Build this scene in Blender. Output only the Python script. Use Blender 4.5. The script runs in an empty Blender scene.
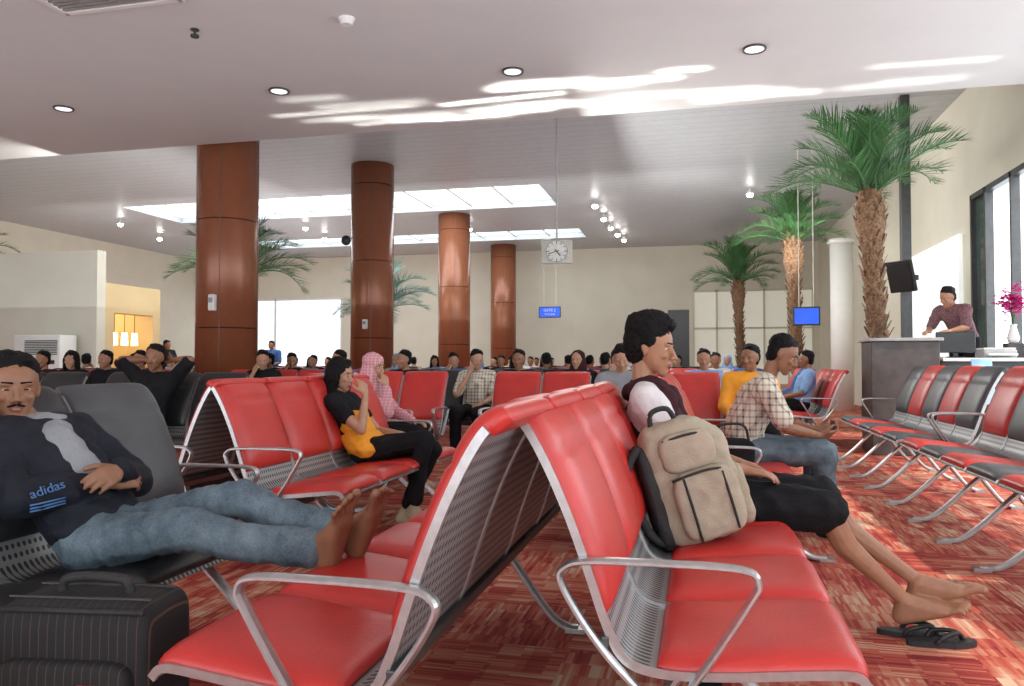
import bpy, bmesh, math, random
from mathutils import Vector, Matrix, noise
random.seed(7)
V=Vector
sc=bpy.context.scene
try:
    sc.view_settings.view_transform='Standard'
except Exception: pass
COL=sc.collection
# ---------------------------------------------------------------- materials
def newmat(name):
    m=bpy.data.materials.new(name); m.use_nodes=True
    nt=m.node_tree; b=nt.nodes['Principled BSDF']
    return m,nt,b
def N(nt,t,**k):
    n=nt.nodes.new(t)
    for a,v in k.items():
        if a in n.inputs.keys(): n.inputs[a].default_value=v
        else: setattr(n,a,v)
    return n
def c4(c): return (max(0,min(1,c[0])),max(0,min(1,c[1])),max(0,min(1,c[2])),1)
def M(name,col,rough=.6,metal=0,nscale=12,var=.12,bump=0,bscale=60,emis=0,spec=.5):
    m,nt,b=newmat(name)
    tc=N(nt,'ShaderNodeTexCoord'); ns=N(nt,'ShaderNodeTexNoise'); ns.inputs['Scale'].default_value=nscale
    ns.inputs['Detail'].default_value=4
    nt.links.new(tc.outputs['Object'],ns.inputs['Vector'])
    r=N(nt,'ShaderNodeValToRGB'); r.color_ramp.elements[0].position=.3; r.color_ramp.elements[1].position=.7
    r.color_ramp.elements[0].color=c4([x*(1-var) for x in col]); r.color_ramp.elements[1].color=c4([x*(1+var) for x in col])
    nt.links.new(ns.outputs['Fac'],r.inputs['Fac']); nt.links.new(r.outputs['Color'],b.inputs['Base Color'])
    b.inputs['Roughness'].default_value=rough; b.inputs['Metallic'].default_value=metal
    b.inputs['Specular IOR Level'].default_value=spec
    if bump:
        n2=N(nt,'ShaderNodeTexNoise'); n2.inputs['Scale'].default_value=bscale; n2.inputs['Detail'].default_value=3
        nt.links.new(tc.outputs['Object'],n2.inputs['Vector'])
        bp=N(nt,'ShaderNodeBump'); bp.inputs['Strength'].default_value=bump; bp.inputs['Distance'].default_value=.01
        nt.links.new(n2.outputs['Fac'],bp.inputs['Height']); nt.links.new(bp.outputs['Normal'],b.inputs['Normal'])
    if emis:
        nt.links.new(r.outputs['Color'],b.inputs['Emission Color']); b.inputs['Emission Strength'].default_value=emis
    return m
def math_(nt,op,a,b_=None):
    n=nt.nodes.new('ShaderNodeMath'); n.operation=op
    for i,x in enumerate((a,b_)):
        if x is None: continue
        if isinstance(x,(int,float)): n.inputs[i].default_value=x
        else: nt.links.new(x,n.inputs[i])
    return n.outputs[0]
def mixc(nt,f,a,b_):
    n=nt.nodes.new('ShaderNodeMix'); n.data_type='RGBA'
    if isinstance(f,(int,float)): n.inputs[0].default_value=f
    else: nt.links.new(f,n.inputs[0])
    for i,x in ((6,a),(7,b_)):
        if isinstance(x,tuple): n.inputs[i].default_value=(x+(1,))[:4]
        else: nt.links.new(x,n.inputs[i])
    return n.outputs[2]

def carpet():
    """woven carpet tiles: each half-metre tile turned one way, filled with short woven dashes"""
    m,nt,b=newmat('patterned_carpet')
    tc=N(nt,'ShaderNodeTexCoord'); L=nt.links
    sx=N(nt,'ShaderNodeSeparateXYZ'); L.new(tc.outputs['Object'],sx.inputs[0])
    X,Y=sx.outputs[0],sx.outputs[1]
    def cell(a,b2):
        fx=math_(nt,'FLOOR',math_(nt,'DIVIDE',X,a)); fy=math_(nt,'FLOOR',math_(nt,'DIVIDE',Y,b2))
        cb=N(nt,'ShaderNodeCombineXYZ'); L.new(fx,cb.inputs[0]); L.new(fy,cb.inputs[1])
        wn=N(nt,'ShaderNodeTexWhiteNoise'); L.new(cb.outputs[0],wn.inputs['Vector']); return wn.outputs['Value']
    tile=cell(.5,.5)
    par=math_(nt,'GREATER_THAN',tile,.5)
    def pick(p,q):
        mx=N(nt,'ShaderNodeMix'); L.new(par,mx.inputs[0]); L.new(p,mx.inputs[2]); L.new(q,mx.inputs[3]); return mx.outputs[0]
    fine=pick(cell(.11,.0125),cell(.0125,.11))
    mid=pick(cell(.25,.05),cell(.05,.25))
    blk=cell(.125,.125)
    sub=N(nt,'ShaderNodeTexNoise'); sub.inputs['Scale'].default_value=1.5; L.new(tc.outputs['Object'],sub.inputs['Vector'])
    def amp(x,a): return math_(nt,'MULTIPLY',math_(nt,'SUBTRACT',x,.5),a)
    v=math_(nt,'ADD',.5,amp(fine,.22)); v=math_(nt,'ADD',v,amp(mid,.20)); v=math_(nt,'ADD',v,amp(blk,.16)); v=math_(nt,'ADD',v,amp(tile,.10)); v=math_(nt,'ADD',v,amp(sub.outputs['Fac'],.35))
    r=N(nt,'ShaderNodeValToRGB'); e=r.color_ramp.elements
    e[0].position=.28; e[0].color=(.22,.018,.018,1); e[1].position=.76; e[1].color=(.60,.42,.29,1)
    for p,c in ((.40,(.34,.045,.035,1)),(.50,(.45,.10,.06,1)),(.62,(.52,.22,.14,1))):
        x=e.new(p); x.color=c
    L.new(v,r.inputs['Fac']); L.new(r.outputs['Color'],b.inputs['Base Color'])
    b.inputs['Roughness'].default_value=.85; b.inputs['Specular IOR Level'].default_value=.25
    n=N(nt,'ShaderNodeTexNoise'); n.inputs['Scale'].default_value=220; L.new(tc.outputs['Object'],n.inputs['Vector'])
    bp=N(nt,'ShaderNodeBump'); bp.inputs['Strength'].default_value=.3; bp.inputs['Distance'].default_value=.01
    L.new(n.outputs['Fac'],bp.inputs['Height']); L.new(bp.outputs['Normal'],b.inputs['Normal'])
    return m
def stripes(name,base,line,axes,freq,duty,rough=.7,metal=0,bump=0):
    m,nt,b=newmat(name); L=nt.links
    tc=N(nt,'ShaderNodeTexCoord'); sx=N(nt,'ShaderNodeSeparateXYZ'); L.new(tc.outputs['Object'],sx.inputs[0])
    acc=None
    for a,f,dty in zip(axes,freq,duty):
        fr=math_(nt,'FRACT',math_(nt,'MULTIPLY',math_(nt,'ADD',sx.outputs[a],50.003),f))
        t=math_(nt,'LESS_THAN',fr,dty)
        acc=t if acc is None else math_(nt,'ADD',acc,t)
    acc2=math_(nt,'MULTIPLY',acc,1/ max(1,len(axes)-0.0) if len(axes)>1 else 1)
    ns=N(nt,'ShaderNodeTexNoise'); ns.inputs['Scale'].default_value=8; L.new(tc.outputs['Object'],ns.inputs['Vector'])
    bb=mixc(nt,ns.outputs['Fac'],tuple(x*.88 for x in base),tuple(min(1,x*1.1) for x in base))
    c=mixc(nt,acc2,bb,line)
    L.new(c,b.inputs['Base Color']); b.inputs['Roughness'].default_value=rough; b.inputs['Metallic'].default_value=metal
    if bump:
        bp=N(nt,'ShaderNodeBump'); bp.inputs['Strength'].default_value=bump; bp.inputs['Distance'].default_value=.01; bp.invert=True
        L.new(acc2,bp.inputs['Height']); L.new(bp.outputs['Normal'],b.inputs['Normal'])
    return m
def perforated():
    m,nt,b=newmat('perforated_aluminium'); L=nt.links
    tc=N(nt,'ShaderNodeTexCoord'); sx=N(nt,'ShaderNodeSeparateXYZ'); L.new(tc.outputs['Object'],sx.inputs[0])
    fy=math_(nt,'SUBTRACT',math_(nt,'FRACT',math_(nt,'MULTIPLY',math_(nt,'ADD',sx.outputs[1],9),45)),.5)
    q=math_(nt,'ADD',sx.outputs[2],math_(nt,'MULTIPLY',sx.outputs[0],.6))
    fz=math_(nt,'SUBTRACT',math_(nt,'FRACT',math_(nt,'MULTIPLY',math_(nt,'ADD',q,9),45)),.5)
    d=math_(nt,'ADD',math_(nt,'MULTIPLY',fy,fy),math_(nt,'MULTIPLY',fz,fz))
    hole=math_(nt,'LESS_THAN',d,.08)
    c=mixc(nt,hole,(.36,.36,.365),(.03,.03,.03)); L.new(c,b.inputs['Base Color'])
    L.new(math_(nt,'MULTIPLY',math_(nt,'SUBTRACT',1,hole),.6),b.inputs['Metallic'])
    b.inputs['Roughness'].default_value=.42
    return m
def denim(name,dark,light):
    m,nt,b=newmat(name); L=nt.links
    tc=N(nt,'ShaderNodeTexCoord')
    n1=N(nt,'ShaderNodeTexNoise'); n1.inputs['Scale'].default_value=6; n1.inputs['Detail'].default_value=6; n1.inputs['Roughness'].default_value=.6
    n2=N(nt,'ShaderNodeTexNoise'); n2.inputs['Scale'].default_value=160; n2.inputs['Detail'].default_value=2
    L.new(tc.outputs['Object'],n1.inputs['Vector']); L.new(tc.outputs['Object'],n2.inputs['Vector'])
    v=math_(nt,'ADD',math_(nt,'MULTIPLY',n1.outputs['Fac'],.75),math_(nt,'MULTIPLY',n2.outputs['Fac'],.25))
    r=N(nt,'ShaderNodeValToRGB'); e=r.color_ramp.elements; e[0].position=.34; e[0].color=dark+(1,); e[1].position=.68; e[1].color=light+(1,)
    L.new(v,r.inputs['Fac']); L.new(r.outputs['Color'],b.inputs['Base Color']); b.inputs['Roughness'].default_value=.85
    b.inputs['Specular IOR Level'].default_value=.25
    bp=N(nt,'ShaderNodeBump'); bp.inputs['Strength'].default_value=.35; bp.inputs['Distance'].default_value=.012
    L.new(n1.outputs['Fac'],bp.inputs['Height']); L.new(bp.outputs['Normal'],b.inputs['Normal'])
    return m
CARPET=carpet()
RED=M('red_vinyl',(.52,.034,.028),.34,0,6,.10,.12,90)
BLACKV=M('black_vinyl',(.02,.02,.022),.35,0,6,.2,.12,90)
GREYV=M('grey_vinyl',(.06,.064,.07),.4,0,6,.2,.12,90)
ALU=M('brushed_aluminium',(.52,.52,.52),.33,.85,40,.1)
PERF=perforated()
DARKM=M('dark_steel',(.10,.10,.10),.4,.7)
PLASTER=M('ceiling_plaster',(.68,.69,.68),.7,0,2,.02)
PANEL=stripes('ceiling_metal_panel',(.50,.53,.56),(.32,.34,.37),(1,),(3.3,),(.05,),.42,.15,.3)
WALLC=M('cream_wall_paint',(.72,.70,.58),.7,0,1.5,.04)
WALLB=M('beige_wall_paint',(.66,.64,.55),.7,0,1.5,.04)
PEACH=M('peach_wall_paint',(.66,.50,.27),.6,0,1.5,.06)
WHITE=M('white_paint',(.80,.80,.78),.5,0,3,.03)
BROWN=stripes('copper_brown_cladding',(.28,.095,.045),(.07,.02,.012),(2,),(.62,),(.012,),.26,.2,.5)
DENIM=denim('blue_denim',(.035,.055,.075),(.19,.25,.29))
DENIMD=denim('dark_denim',(.03,.05,.08),(.09,.13,.18))
SKIN=M('tan_skin',(.36,.175,.10),.5,0,25,.10,.08,150)
SKIN2=M('brown_skin',(.26,.12,.065),.5,0,25,.12,.08,150)
SKINF=M('light_tan_skin',(.44,.24,.15),.5,0,25,.10,.08,150)
LIPM=M('lip_skin',(.26,.09,.065),.5)
HAIRM=M('black_hair',(.006,.005,.005),.65,0,60,.4,.8,140,spec=.18)
EYEW=M('eye_white',(.55,.52,.48),.3); EYEB=M('eye_iris',(.012,.007,.005),.2)
BLACKC=M('black_cloth',(.010,.010,.012),.85,0,10,.3,.4,120,spec=.2)
NAVYC=M('navy_jersey',(.010,.012,.020),.75,0,10,.3,.4,120,spec=.3)
WHITEC=M('white_cotton',(.66,.64,.64),.85,0,10,.1,.4,100)
MAROON=M('dark_maroon_cloth',(.04,.012,.016),.85,0,10,.3,.4,100,spec=.2)
GREYC=M('grey_cotton',(.26,.27,.29),.85,0,10,.1,.4,100)
ORANGEC=M('orange_yellow_cloth',(.85,.34,.02),.7,0,8,.12,.3,80)
PINKC=stripes('pink_headscarf_cloth',(.60,.24,.28),(.72,.5,.5),(2,0),(40,33),(.25,.25),.8)
BLUEC=M('blue_cotton',(.03,.10,.30),.8,0,8,.15)
LBLUEC=M('light_blue_cotton',(.20,.35,.60),.8,0,8,.15)
REDC=M('red_cotton',(.36,.03,.03),.8,0,8,.15)
TANC=M('tan_cotton',(.42,.32,.2),.8,0,8,.15)
PLAID=stripes('plaid_cotton',(.72,.66,.54),(.08,.055,.045),(0,1,2),(26,26,24),(.3,.3,.3),.85)
KHAKI=M('khaki_canvas',(.38,.325,.24),.8,0,14,.10,.4,200)
STRAP=M('black_webbing',(.02,.02,.02),.7,0,60,.2,.3,200)
PIN=stripes('pinstriped_luggage_fabric',(.009,.009,.010),(.07,.04,.024),(0,),(46,),(.08,),.8)
RUB=M('black_rubber',(.015,.015,.016),.55,0,30,.2,.3,100)
LEAF=M('palm_leaf_green',(.06,.17,.055),.45,0,3,.5)
LEAF2=M('palm_leaf_bluegreen',(.09,.22,.18),.5,0,5,.3)
BARK=M('palm_fibre_bark',(.22,.125,.07),.95,0,30,.6,1,60)
BLACKP=M('black_laminate',(.02,.02,.02),.3,0,8,.2)
WOODD=M('dark_wood_laminate',(.06,.045,.04),.4,0,8,.3)
GREYP=M('grey_laminate',(.30,.30,.30),.4)
SCREEN=M('blue_screen',(.01,.06,.45),.3,0,4,.2,emis=1.4)
LAMP=M('lamp_glow',(1,.97,.9),.4,0,4,.01,emis=40)
LAMPL=M('lamp_dim_glow',(.9,.92,.95),.4,0,4,.01,emis=.9)
WARM=M('warm_lamp_glow',(1,.75,.4),.4,0,4,.01,emis=5)
GLASSD=M('tinted_glass',(.05,.08,.07),.06,0,1.5,.5,spec=.8)
BLIND=M('white_blind_daylight_glow',(.84,.86,.86),.7,0,3,.03,emis=.55)  # emission puts the daylight brightness into the blind material itself
FLOW=M('magenta_petals',(.75,.03,.33),.6,0,20,.3)
LBP=M('light_blue_board',(.30,.55,.80),.4)
SOIL=M('dark_soil',(.04,.025,.015),.95)
LOGOM=M('pale_blue_print',(.07,.17,.38),.7)
REDP=M('red_paint_mark',(.5,.02,.02),.5)
SPOTW=M('patterned_shirt_cloth',(.16,.07,.08),.8,0,70,.8)
# ---------------------------------------------------------------- helpers
def mesh_from_bm(name,bm,smooth=False,mats=(None,)):
    me=bpy.data.meshes.new(name); bm.to_mesh(me); bm.free()
    for m in mats: me.materials.append(m)
    if smooth: me.polygons.foreach_set('use_smooth',[True]*len(me.polygons))
    me.update(); return me
def obj(name,me,parent=None,mat=None,loc=None,rot=None,label=None):
    o=bpy.data.objects.new(name,me); COL.objects.link(o)
    if parent: o.parent=parent
    if mat is not None:
        if len(me.materials)==0: me.materials.append(None)
        o.material_slots[0].link='OBJECT'; o.material_slots[0].material=mat
    if loc is not None: o.location=loc
    if rot is not None: o.rotation_euler=rot
    if label: o['label']=label
    return o
def tag(o,label,cat,group=None):
    o['label']=label; o['category']=cat
    if group: o['group']=group
    return o
def root(name,label,cat,loc=(0,0,0),rz=0,group=None):
    e=bpy.data.objects.new(name,None); COL.objects.link(e); e.location=loc; e.rotation_euler=(0,0,rz); e.empty_display_size=.1
    return tag(e,label,cat,group)
def struct(o): o['kind']='structure'; return o
def addbox(bm,c,s,rot=None):
    r=bmesh.ops.create_cube(bm,size=1)
    mt=Matrix.Translation(V(c))@(rot.to_4x4() if rot is not None else Matrix())@Matrix.Diagonal((s[0],s[1],s[2],1))
    bmesh.ops.transform(bm,matrix=mt,verts=r['verts'])
def boxes(name,lst,bevel=0,mat=None,seg=2):
    bm=bmesh.new()
    for c,s in lst: addbox(bm,c,s)
    if bevel: bmesh.ops.bevel(bm,geom=bm.edges[:],offset=bevel,segments=seg,affect='EDGES',profile=.5)
    return mesh_from_bm(name,bm,bevel>0 and seg>2,(mat,))
def cyl(bm,p0,p1,r0,r1=None,seg=16,caps=True):
    if r1 is None: r1=r0
    p0=V(p0);p1=V(p1); d=p1-p0; L=d.length
    r=bmesh.ops.create_cone(bm,cap_ends=caps,segments=seg,radius1=r0,radius2=r1,depth=L)
    q=V((0,0,1)).rotation_difference(d.normalized()).to_matrix().to_4x4()
    bmesh.ops.transform(bm,matrix=Matrix.Translation((p0+p1)/2)@q,verts=r['verts'])
def cylmesh(name,parts,seg=16,mat=None,smooth=False):
    bm=bmesh.new()
    for p in parts: cyl(bm,p[0],p[1],p[2],p[3] if len(p)>3 else None,seg)
    me=mesh_from_bm(name,bm,False,(mat,))
    if smooth:
        for p in me.polygons: p.use_smooth=len(p.vertices)==4
    return me
def sweep(name,path,w,t,mat=None,bev=.004):
    bm=bmesh.new(); rings=[]
    P=[V(p) for p in path]
    for i,p in enumerate(P):
        a=P[max(0,i-1)]; b=P[min(len(P)-1,i+1)]; d=(b-a).normalized(); n=V((-d.z,0,d.x))
        ring=[]
        for k in range(8):
            an=math.pi/8+k*math.pi/4
            x=math.cos(an); y=math.sin(an)
            ring.append(bm.verts.new(p+n*(x*t*.54)+V((0,1,0))*(y*w*.54)))
        rings.append(ring)
    for a,b in zip(rings,rings[1:]):
        for k in range(8): bm.faces.new((a[k],a[(k+1)%8],b[(k+1)%8],b[k]))
    bm.faces.new(rings[0]); bm.faces.new(rings[-1])
    bmesh.ops.recalc_face_normals(bm,faces=bm.faces[:])
    return mesh_from_bm(name,bm,False,(mat,))
def catmull(pts,n=6):
    out=[]; P=[V(p) for p in pts]; P=[P[0]*2-P[1]]+P+[P[-1]*2-P[-2]]
    for i in range(1,len(P)-2):
        for k in range(n):
            t=k/n; a,b,c,d=P[i-1:i+3]
            out.append(.5*((2*b)+(c-a)*t+(2*a-5*b+4*c-d)*t*t+(3*b-a-3*c+d)*t**3))
    out.append(P[-2]); return out
def tube(bm,path,r,seg=8):
    rings=[];P=[V(p) for p in path]
    up=V((0,0,1))
    for i,p in enumerate(P):
        d=(P[min(len(P)-1,i+1)]-P[max(0,i-1)]).normalized()
        u=up if abs(d.dot(up))<.95 else V((0,1,0))
        a=d.cross(u).normalized(); b=a.cross(d)
        rr=r[i] if isinstance(r,(list,tuple)) else r
        rings.append([bm.verts.new(p+a*math.cos(2*math.pi*k/seg)*rr+b*math.sin(2*math.pi*k/seg)*rr) for k in range(seg)])
    for a,b in zip(rings,rings[1:]):
        for k in range(seg): bm.faces.new((a[k],a[(k+1)%seg],b[(k+1)%seg],b[k]))
    bm.faces.new(rings[0][::-1]); bm.faces.new(rings[-1])
# ---------------------------------------------------------------- blob modelling (hulls of ellipsoids, fused)
_b=bmesh.new(); bmesh.ops.create_icosphere(_b,subdivisions=2,radius=1); ICO=[v.co.copy() for v in _b.verts]; _b.free()
_b=bmesh.new(); bmesh.ops.create_icosphere(_b,subdivisions=3,radius=1); ICO3=[v.co.copy() for v in _b.verts]; _b.free()
def E(c,r,R=None,fine=False):
    c=V(c)
    if isinstance(r,(int,float)): r=(r,r,r)
    S=ICO3 if fine else ICO
    if R is None: return [V((p.x*r[0],p.y*r[1],p.z*r[2]))+c for p in S]
    return [R@V((p.x*r[0],p.y*r[1],p.z*r[2]))+c for p in S]
def blob(name,hulls,voxel=.01,sm=3,fold=0,fscale=9,stretch=None,mat=None):
    bm=bmesh.new()
    for h in hulls:
        vs=[bm.verts.new(p) for p in h]
        r=bmesh.ops.convex_hull(bm,input=vs)
        dele={g for k in ('geom_interior','geom_unused') for g in r[k] if isinstance(g,bmesh.types.BMVert)}
        if dele: bmesh.ops.delete(bm,geom=list(dele),context='VERTS')
    loose=[v for v in bm.verts if not v.link_faces]
    if loose: bmesh.ops.delete(bm,geom=loose,context='VERTS')
    bmesh.ops.recalc_face_normals(bm,faces=bm.faces[:])
    me=bpy.data.meshes.new('tmp'); bm.to_mesh(me); bm.free()
    o=bpy.data.objects.new('tmp',me); COL.objects.link(o)
    md=o.modifiers.new('r','REMESH'); md.mode='VOXEL'; md.voxel_size=voxel
    if sm:
        s=o.modifiers.new('s','SMOOTH'); s.factor=.5; s.iterations=sm
    dg=bpy.context.evaluated_depsgraph_get()
    out=bpy.data.meshes.new_from_object(o.evaluated_get(dg)); out.name=name
    bpy.data.objects.remove(o); bpy.data.meshes.remove(me)
    if fold:
        st=stretch or (1,1,1)
        nr=[v.normal.copy() for v in out.vertices]
        for v,n in zip(out.vertices,nr):
            p=V((v.co.x*st[0],v.co.y*st[1],v.co.z*st[2]))*fscale
            f=noise.noise(p+V((3,1,7))); g=noise.noise(p*2.3)
            v.co+=n*fold*((1-abs(f)*3)*.7+g*.6)
    out.materials.clear(); out.materials.append(mat)
    out.polygons.foreach_set('use_smooth',[True]*len(out.polygons)); out.update()
    return out
def frame(f,u=(0,0,1)):
    f=V(f).normalized(); y=V(u).cross(f).normalized(); z=f.cross(y)
    return Matrix((f,y,z)).transposed()
def head_hulls(c,R,s=1):
    c=V(c); q=lambda x,y,z:c+R@(V((x,y,z))*s)
    e=lambda p,r:E(q(*p),tuple(k*s for k in r),R,True)
    H=[e((-.005,0,.035),(.092,.074,.09)),
       e((.0,0,.035),(.088,.075,.085))+e((.03,0,-.045),(.050,.054,.05)),
       e((.03,0,-.03),(.055,.056,.05))+e((.058,0,-.09),(.022,.026,.02)),
       e((.086,0,.012),(.008,.007,.01))+e((.104,0,-.026),(.011,.011,.009)),
       e((.096,.013,-.03),(.010,.008,.008)),e((.096,-.013,-.03),(.010,.008,.008)),
       e((.074,.028,.027),(.014,.022,.008)),e((.074,-.028,.027),(.014,.022,.008)),
       e((.066,.04,-.018),(.018,.016,.016)),e((.066,-.04,-.018),(.018,.016,.016)),
       e((.08,0,-.055),(.012,.02,.014))]
    for s_ in (1,-1):
        H.append(e((-.006,.074*s_,.008),(.016,.008,.02))+e((-.002,.072*s_,-.018),(.008,.006,.008)))
    return H
def hair_hulls(c,R,s=1,style='short'):
    c=V(c); q=lambda x,y,z:c+R@(V((x,y,z))*s)
    e=lambda p,r:E(q(*p),tuple(k*s for k in r),R,True)
    H=[e((-.022,0,.072),(.090,.079,.070)),e((-.038,0,.025),(.064,.079,.080)),e((-.05,0,-.02),(.046,.062,.045)),
       e((.03,.018,.108),(.035,.04,.022)),e((-.02,-.02,.130),(.04,.035,.016))]
    if style=='big':
        H=[e((-.02,0,.080),(.098,.090,.084)),e((-.045,0,.03),(.074,.087,.090)),e((-.055,0,-.02),(.050,.068,.05)),
           e((.045,.005,.110),(.050,.058,.035)),e((-.01,.01,.140),(.07,.058,.028)),e((-.065,0,.105),(.05,.06,.05)),
           e((.005,-.068,.055),(.034,.022,.05)),e((.005,.068,.055),(.034,.022,.05))]
    if style=='long':
        H+=[e((-.02,0,.05),(.10,.09,.09)),e((-.05,0,.02),(.07,.085,.08))+e((-.085,0,-.26),(.05,.09,.08)),
            e((0,.075,.0),(.05,.022,.07))+e((-.02,.085,-.18),(.04,.025,.07)),
            e((0,-.075,.0),(.05,.022,.07))+e((-.02,-.085,-.18),(.04,.025,.07))]
    return H
def hand_hulls(w,d,n,side=1,curl=.5,s=1,spread=.0):
    w=V(w); d=V(d).normalized(); n=V(n); n=(n-d*n.dot(d)).normalized(); l=d.cross(n)*side
    H=[E(w,.024*s)+E(w+d*.04*s+l*.026*s,.014*s)+E(w+d*.04*s-l*.024*s,.014*s),
       E(w+d*.035*s+l*.026*s,.015*s)+E(w+d*.035*s-l*.024*s,.014*s)+E(w+d*.085*s+l*.03*s,.011*s)+E(w+d*.08*s-l*.03*s,.011*s)]
    for i,(off,Ln,r) in enumerate(((.031,.072,.0092),(.0105,.08,.0095),(-.0105,.074,.009),(-.031,.058,.0082))):
        p=w+d*(.088-.004*i)*s+l*off*s; ang=curl*(.35+.08*i); dd=d+l*spread*off*20
        for k,f in enumerate((.45,.32,.23)):
            v=(dd*math.cos(ang)+n*math.sin(ang)).normalized()
            p2=p+v*Ln*f*s
            H.append(E(p,r*s*(1-.08*k))+E(p2,r*s*(.94-.1*k))); p=p2; ang+=curl*.75
    p=w+d*.025*s+l*.026*s; v=(d*.65+l*.62+n*.35).normalized(); p2=p+v*.045*s
    H.append(E(p,.014*s)+E(p2,.0115*s)); v=(d*.85+l*.25+n*.4).normalized(); H.append(E(p2,.0115*s)+E(p2+v*.036*s,.009*s))
    return H
def foot_hulls(an,d,up,side=1,s=1,toes=True):
    an=V(an); d=V(d).normalized(); up=V(up); up=(up-d*up.dot(d)).normalized(); l=up.cross(d)*side
    R=Matrix((d,l,up)).transposed()
    heel=an-up*.045*s-d*.03*s; ball=an+d*.115*s-up*.055*s
    H=[E(an,.036*s)+E(heel,(.032*s,.03*s,.03*s),R), E(an+d*.015*s-up*.01*s,.036*s)+E(heel,(.03*s,.029*s,.03*s),R)+E(ball+l*.020*s,(.028*s,.024*s,.020*s),R)+E(ball-l*.020*s,(.028*s,.024*s,.017*s),R)]
    if toes:
        for off,Ln,r in ((.036,.062,.0145),(.012,.062,.0100),(-.009,.055,.0093),(-.028,.046,.0088),(-.046,.036,.0085)):
            p=ball+d*(.018-abs(off)*.1)*s+l*off*s*.8; q=ball+d*(.018-abs(off)*.1)*s+l*off*s*1.15
            H.append(E(p,r*s)+E(lerp(p,q,.5)+d*Ln*.6*s+up*.003,r*s*.92)); H.append(E(lerp(p,q,.5)+d*Ln*.6*s+up*.003,r*s*.88)+E(q+d*Ln*s-up*.003,r*s*.98))
    else:
        H.append(E(ball+l*.0,(.035*s,.042*s,.02*s),R)+E(ball+d*.07*s,(.03*s,.03*s,.016*s),R))
    return H
def lerp(a,b,t): return V(a)*(1-t)+V(b)*t
def body_hulls(J,s=1,toes=True,fem=False):
    R=frame(J['hf'],J.get('hu',(0,0,1)))
    pel,wa,ch,nb=[V(J[k]) for k in ('pel','waist','chest','neck')]
    hd=V(J['head']); k=s*(.9 if fem else 1); q=k*J.get('lw',1)
    H=[E(pel,(.12*k,.165*s,.105*k))+E(wa,(.10*k,.13*k,.09*k)), E(wa,(.10*k,.13*k,.09*k))+E(ch,(.115*k,.155*k,.11*k)),
       E(ch,(.11*k,.15*k,.10*k))+E(J['sh'][0],.05*k)+E(J['sh'][1],.05*k)+E(nb,.05*k),
       E(nb,.052*k)+E(hd+R@V((-.03,0,-.06)),.048*k)]
    H+=head_hulls(hd,R,J.get('hs',1)*s)
    for i in (0,1):
        sh,el,wr=V(J['sh'][i]),V(J['el'][i]),V(J['wr'][i])
        H+=[E(sh,.052*k)+E(lerp(sh,el,.4),.048*k),E(lerp(sh,el,.4),.048*k)+E(el,.037*k),E(el,.037*k)+E(lerp(el,wr,.3),.039*k),E(lerp(el,wr,.3),.039*k)+E(wr,.024*k)]
        dd=J['hd'][i]; H+=hand_hulls(wr+V(dd).normalized()*.01,dd,J['hn'][i],J.get('hside',(1,-1))[i],J.get('curl',(.6,.6))[i],s*.95)
        hp,kn,an=V(J['hip'][i]),V(J['kn'][i]),V(J['an'][i])
        cf=V(J.get('calf',(-.012,0,-.012)))
        H+=[E(hp,.088*q)+E(kn,.056*q),E(kn,.056*q)+E(lerp(kn,an,.3)+cf,.052*q),E(lerp(kn,an,.3)+cf,.052*q)+E(lerp(kn,an,.75)+cf*.3,.034*q),E(lerp(kn,an,.75)+cf*.3,.034*q)+E(an,.032*q)]
        H+=foot_hulls(an,J['fd'][i],J['fu'][i],(1,-1)[i],s*J.get('fs',1),toes)
    return H,R
def shirt_hulls(J,s=1,g=.014,sleeve=1.0,fem=False,low=True):
    pel,wa,ch,nb=[V(J[k]) for k in ('pel','waist','chest','neck')]; k=s*(.9 if fem else 1)
    g2=g
    H=[E(wa,(.10*k+g2*1.6,.13*k+g2*1.6,.09*k+g2))+E(ch,(.115*k+g,.155*k+g,.11*k+g)),
       E(ch,(.11*k+g,.15*k+g,.10*k+g))+E(J['sh'][0],.052*k+g)+E(J['sh'][1],.052*k+g)+E(lerp(nb,ch,.12),.05*k+g*.6)]
    if low: H.append(E(lerp(wa,pel,.6),(.115*k+g2,.16*s+g2,.08*k+g2))+E(wa,(.10*k+g2*1.6,.13*k+g2*1.6,.09*k+g2)))
    for i in (0,1):
        sh,el,wr=V(J['sh'][i]),V(J['el'][i]),V(J['wr'][i])
        t=min(1,sleeve*2)
        e2=lerp(sh,el,t); H.append(E(sh,.052*k+g)+E(e2,(.052-.013*t)*k+g*1.1))
        if sleeve>.5:
            t=(sleeve-.5)*2; e3=lerp(el,wr,t)
            H.append(E(el,.038*k+g*1.2)+E(lerp(el,wr,.35*t),.042*k+g)); H.append(E(lerp(el,wr,.35*t),.042*k+g)+E(e3,.026*k+g*.9))
    return H
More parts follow.
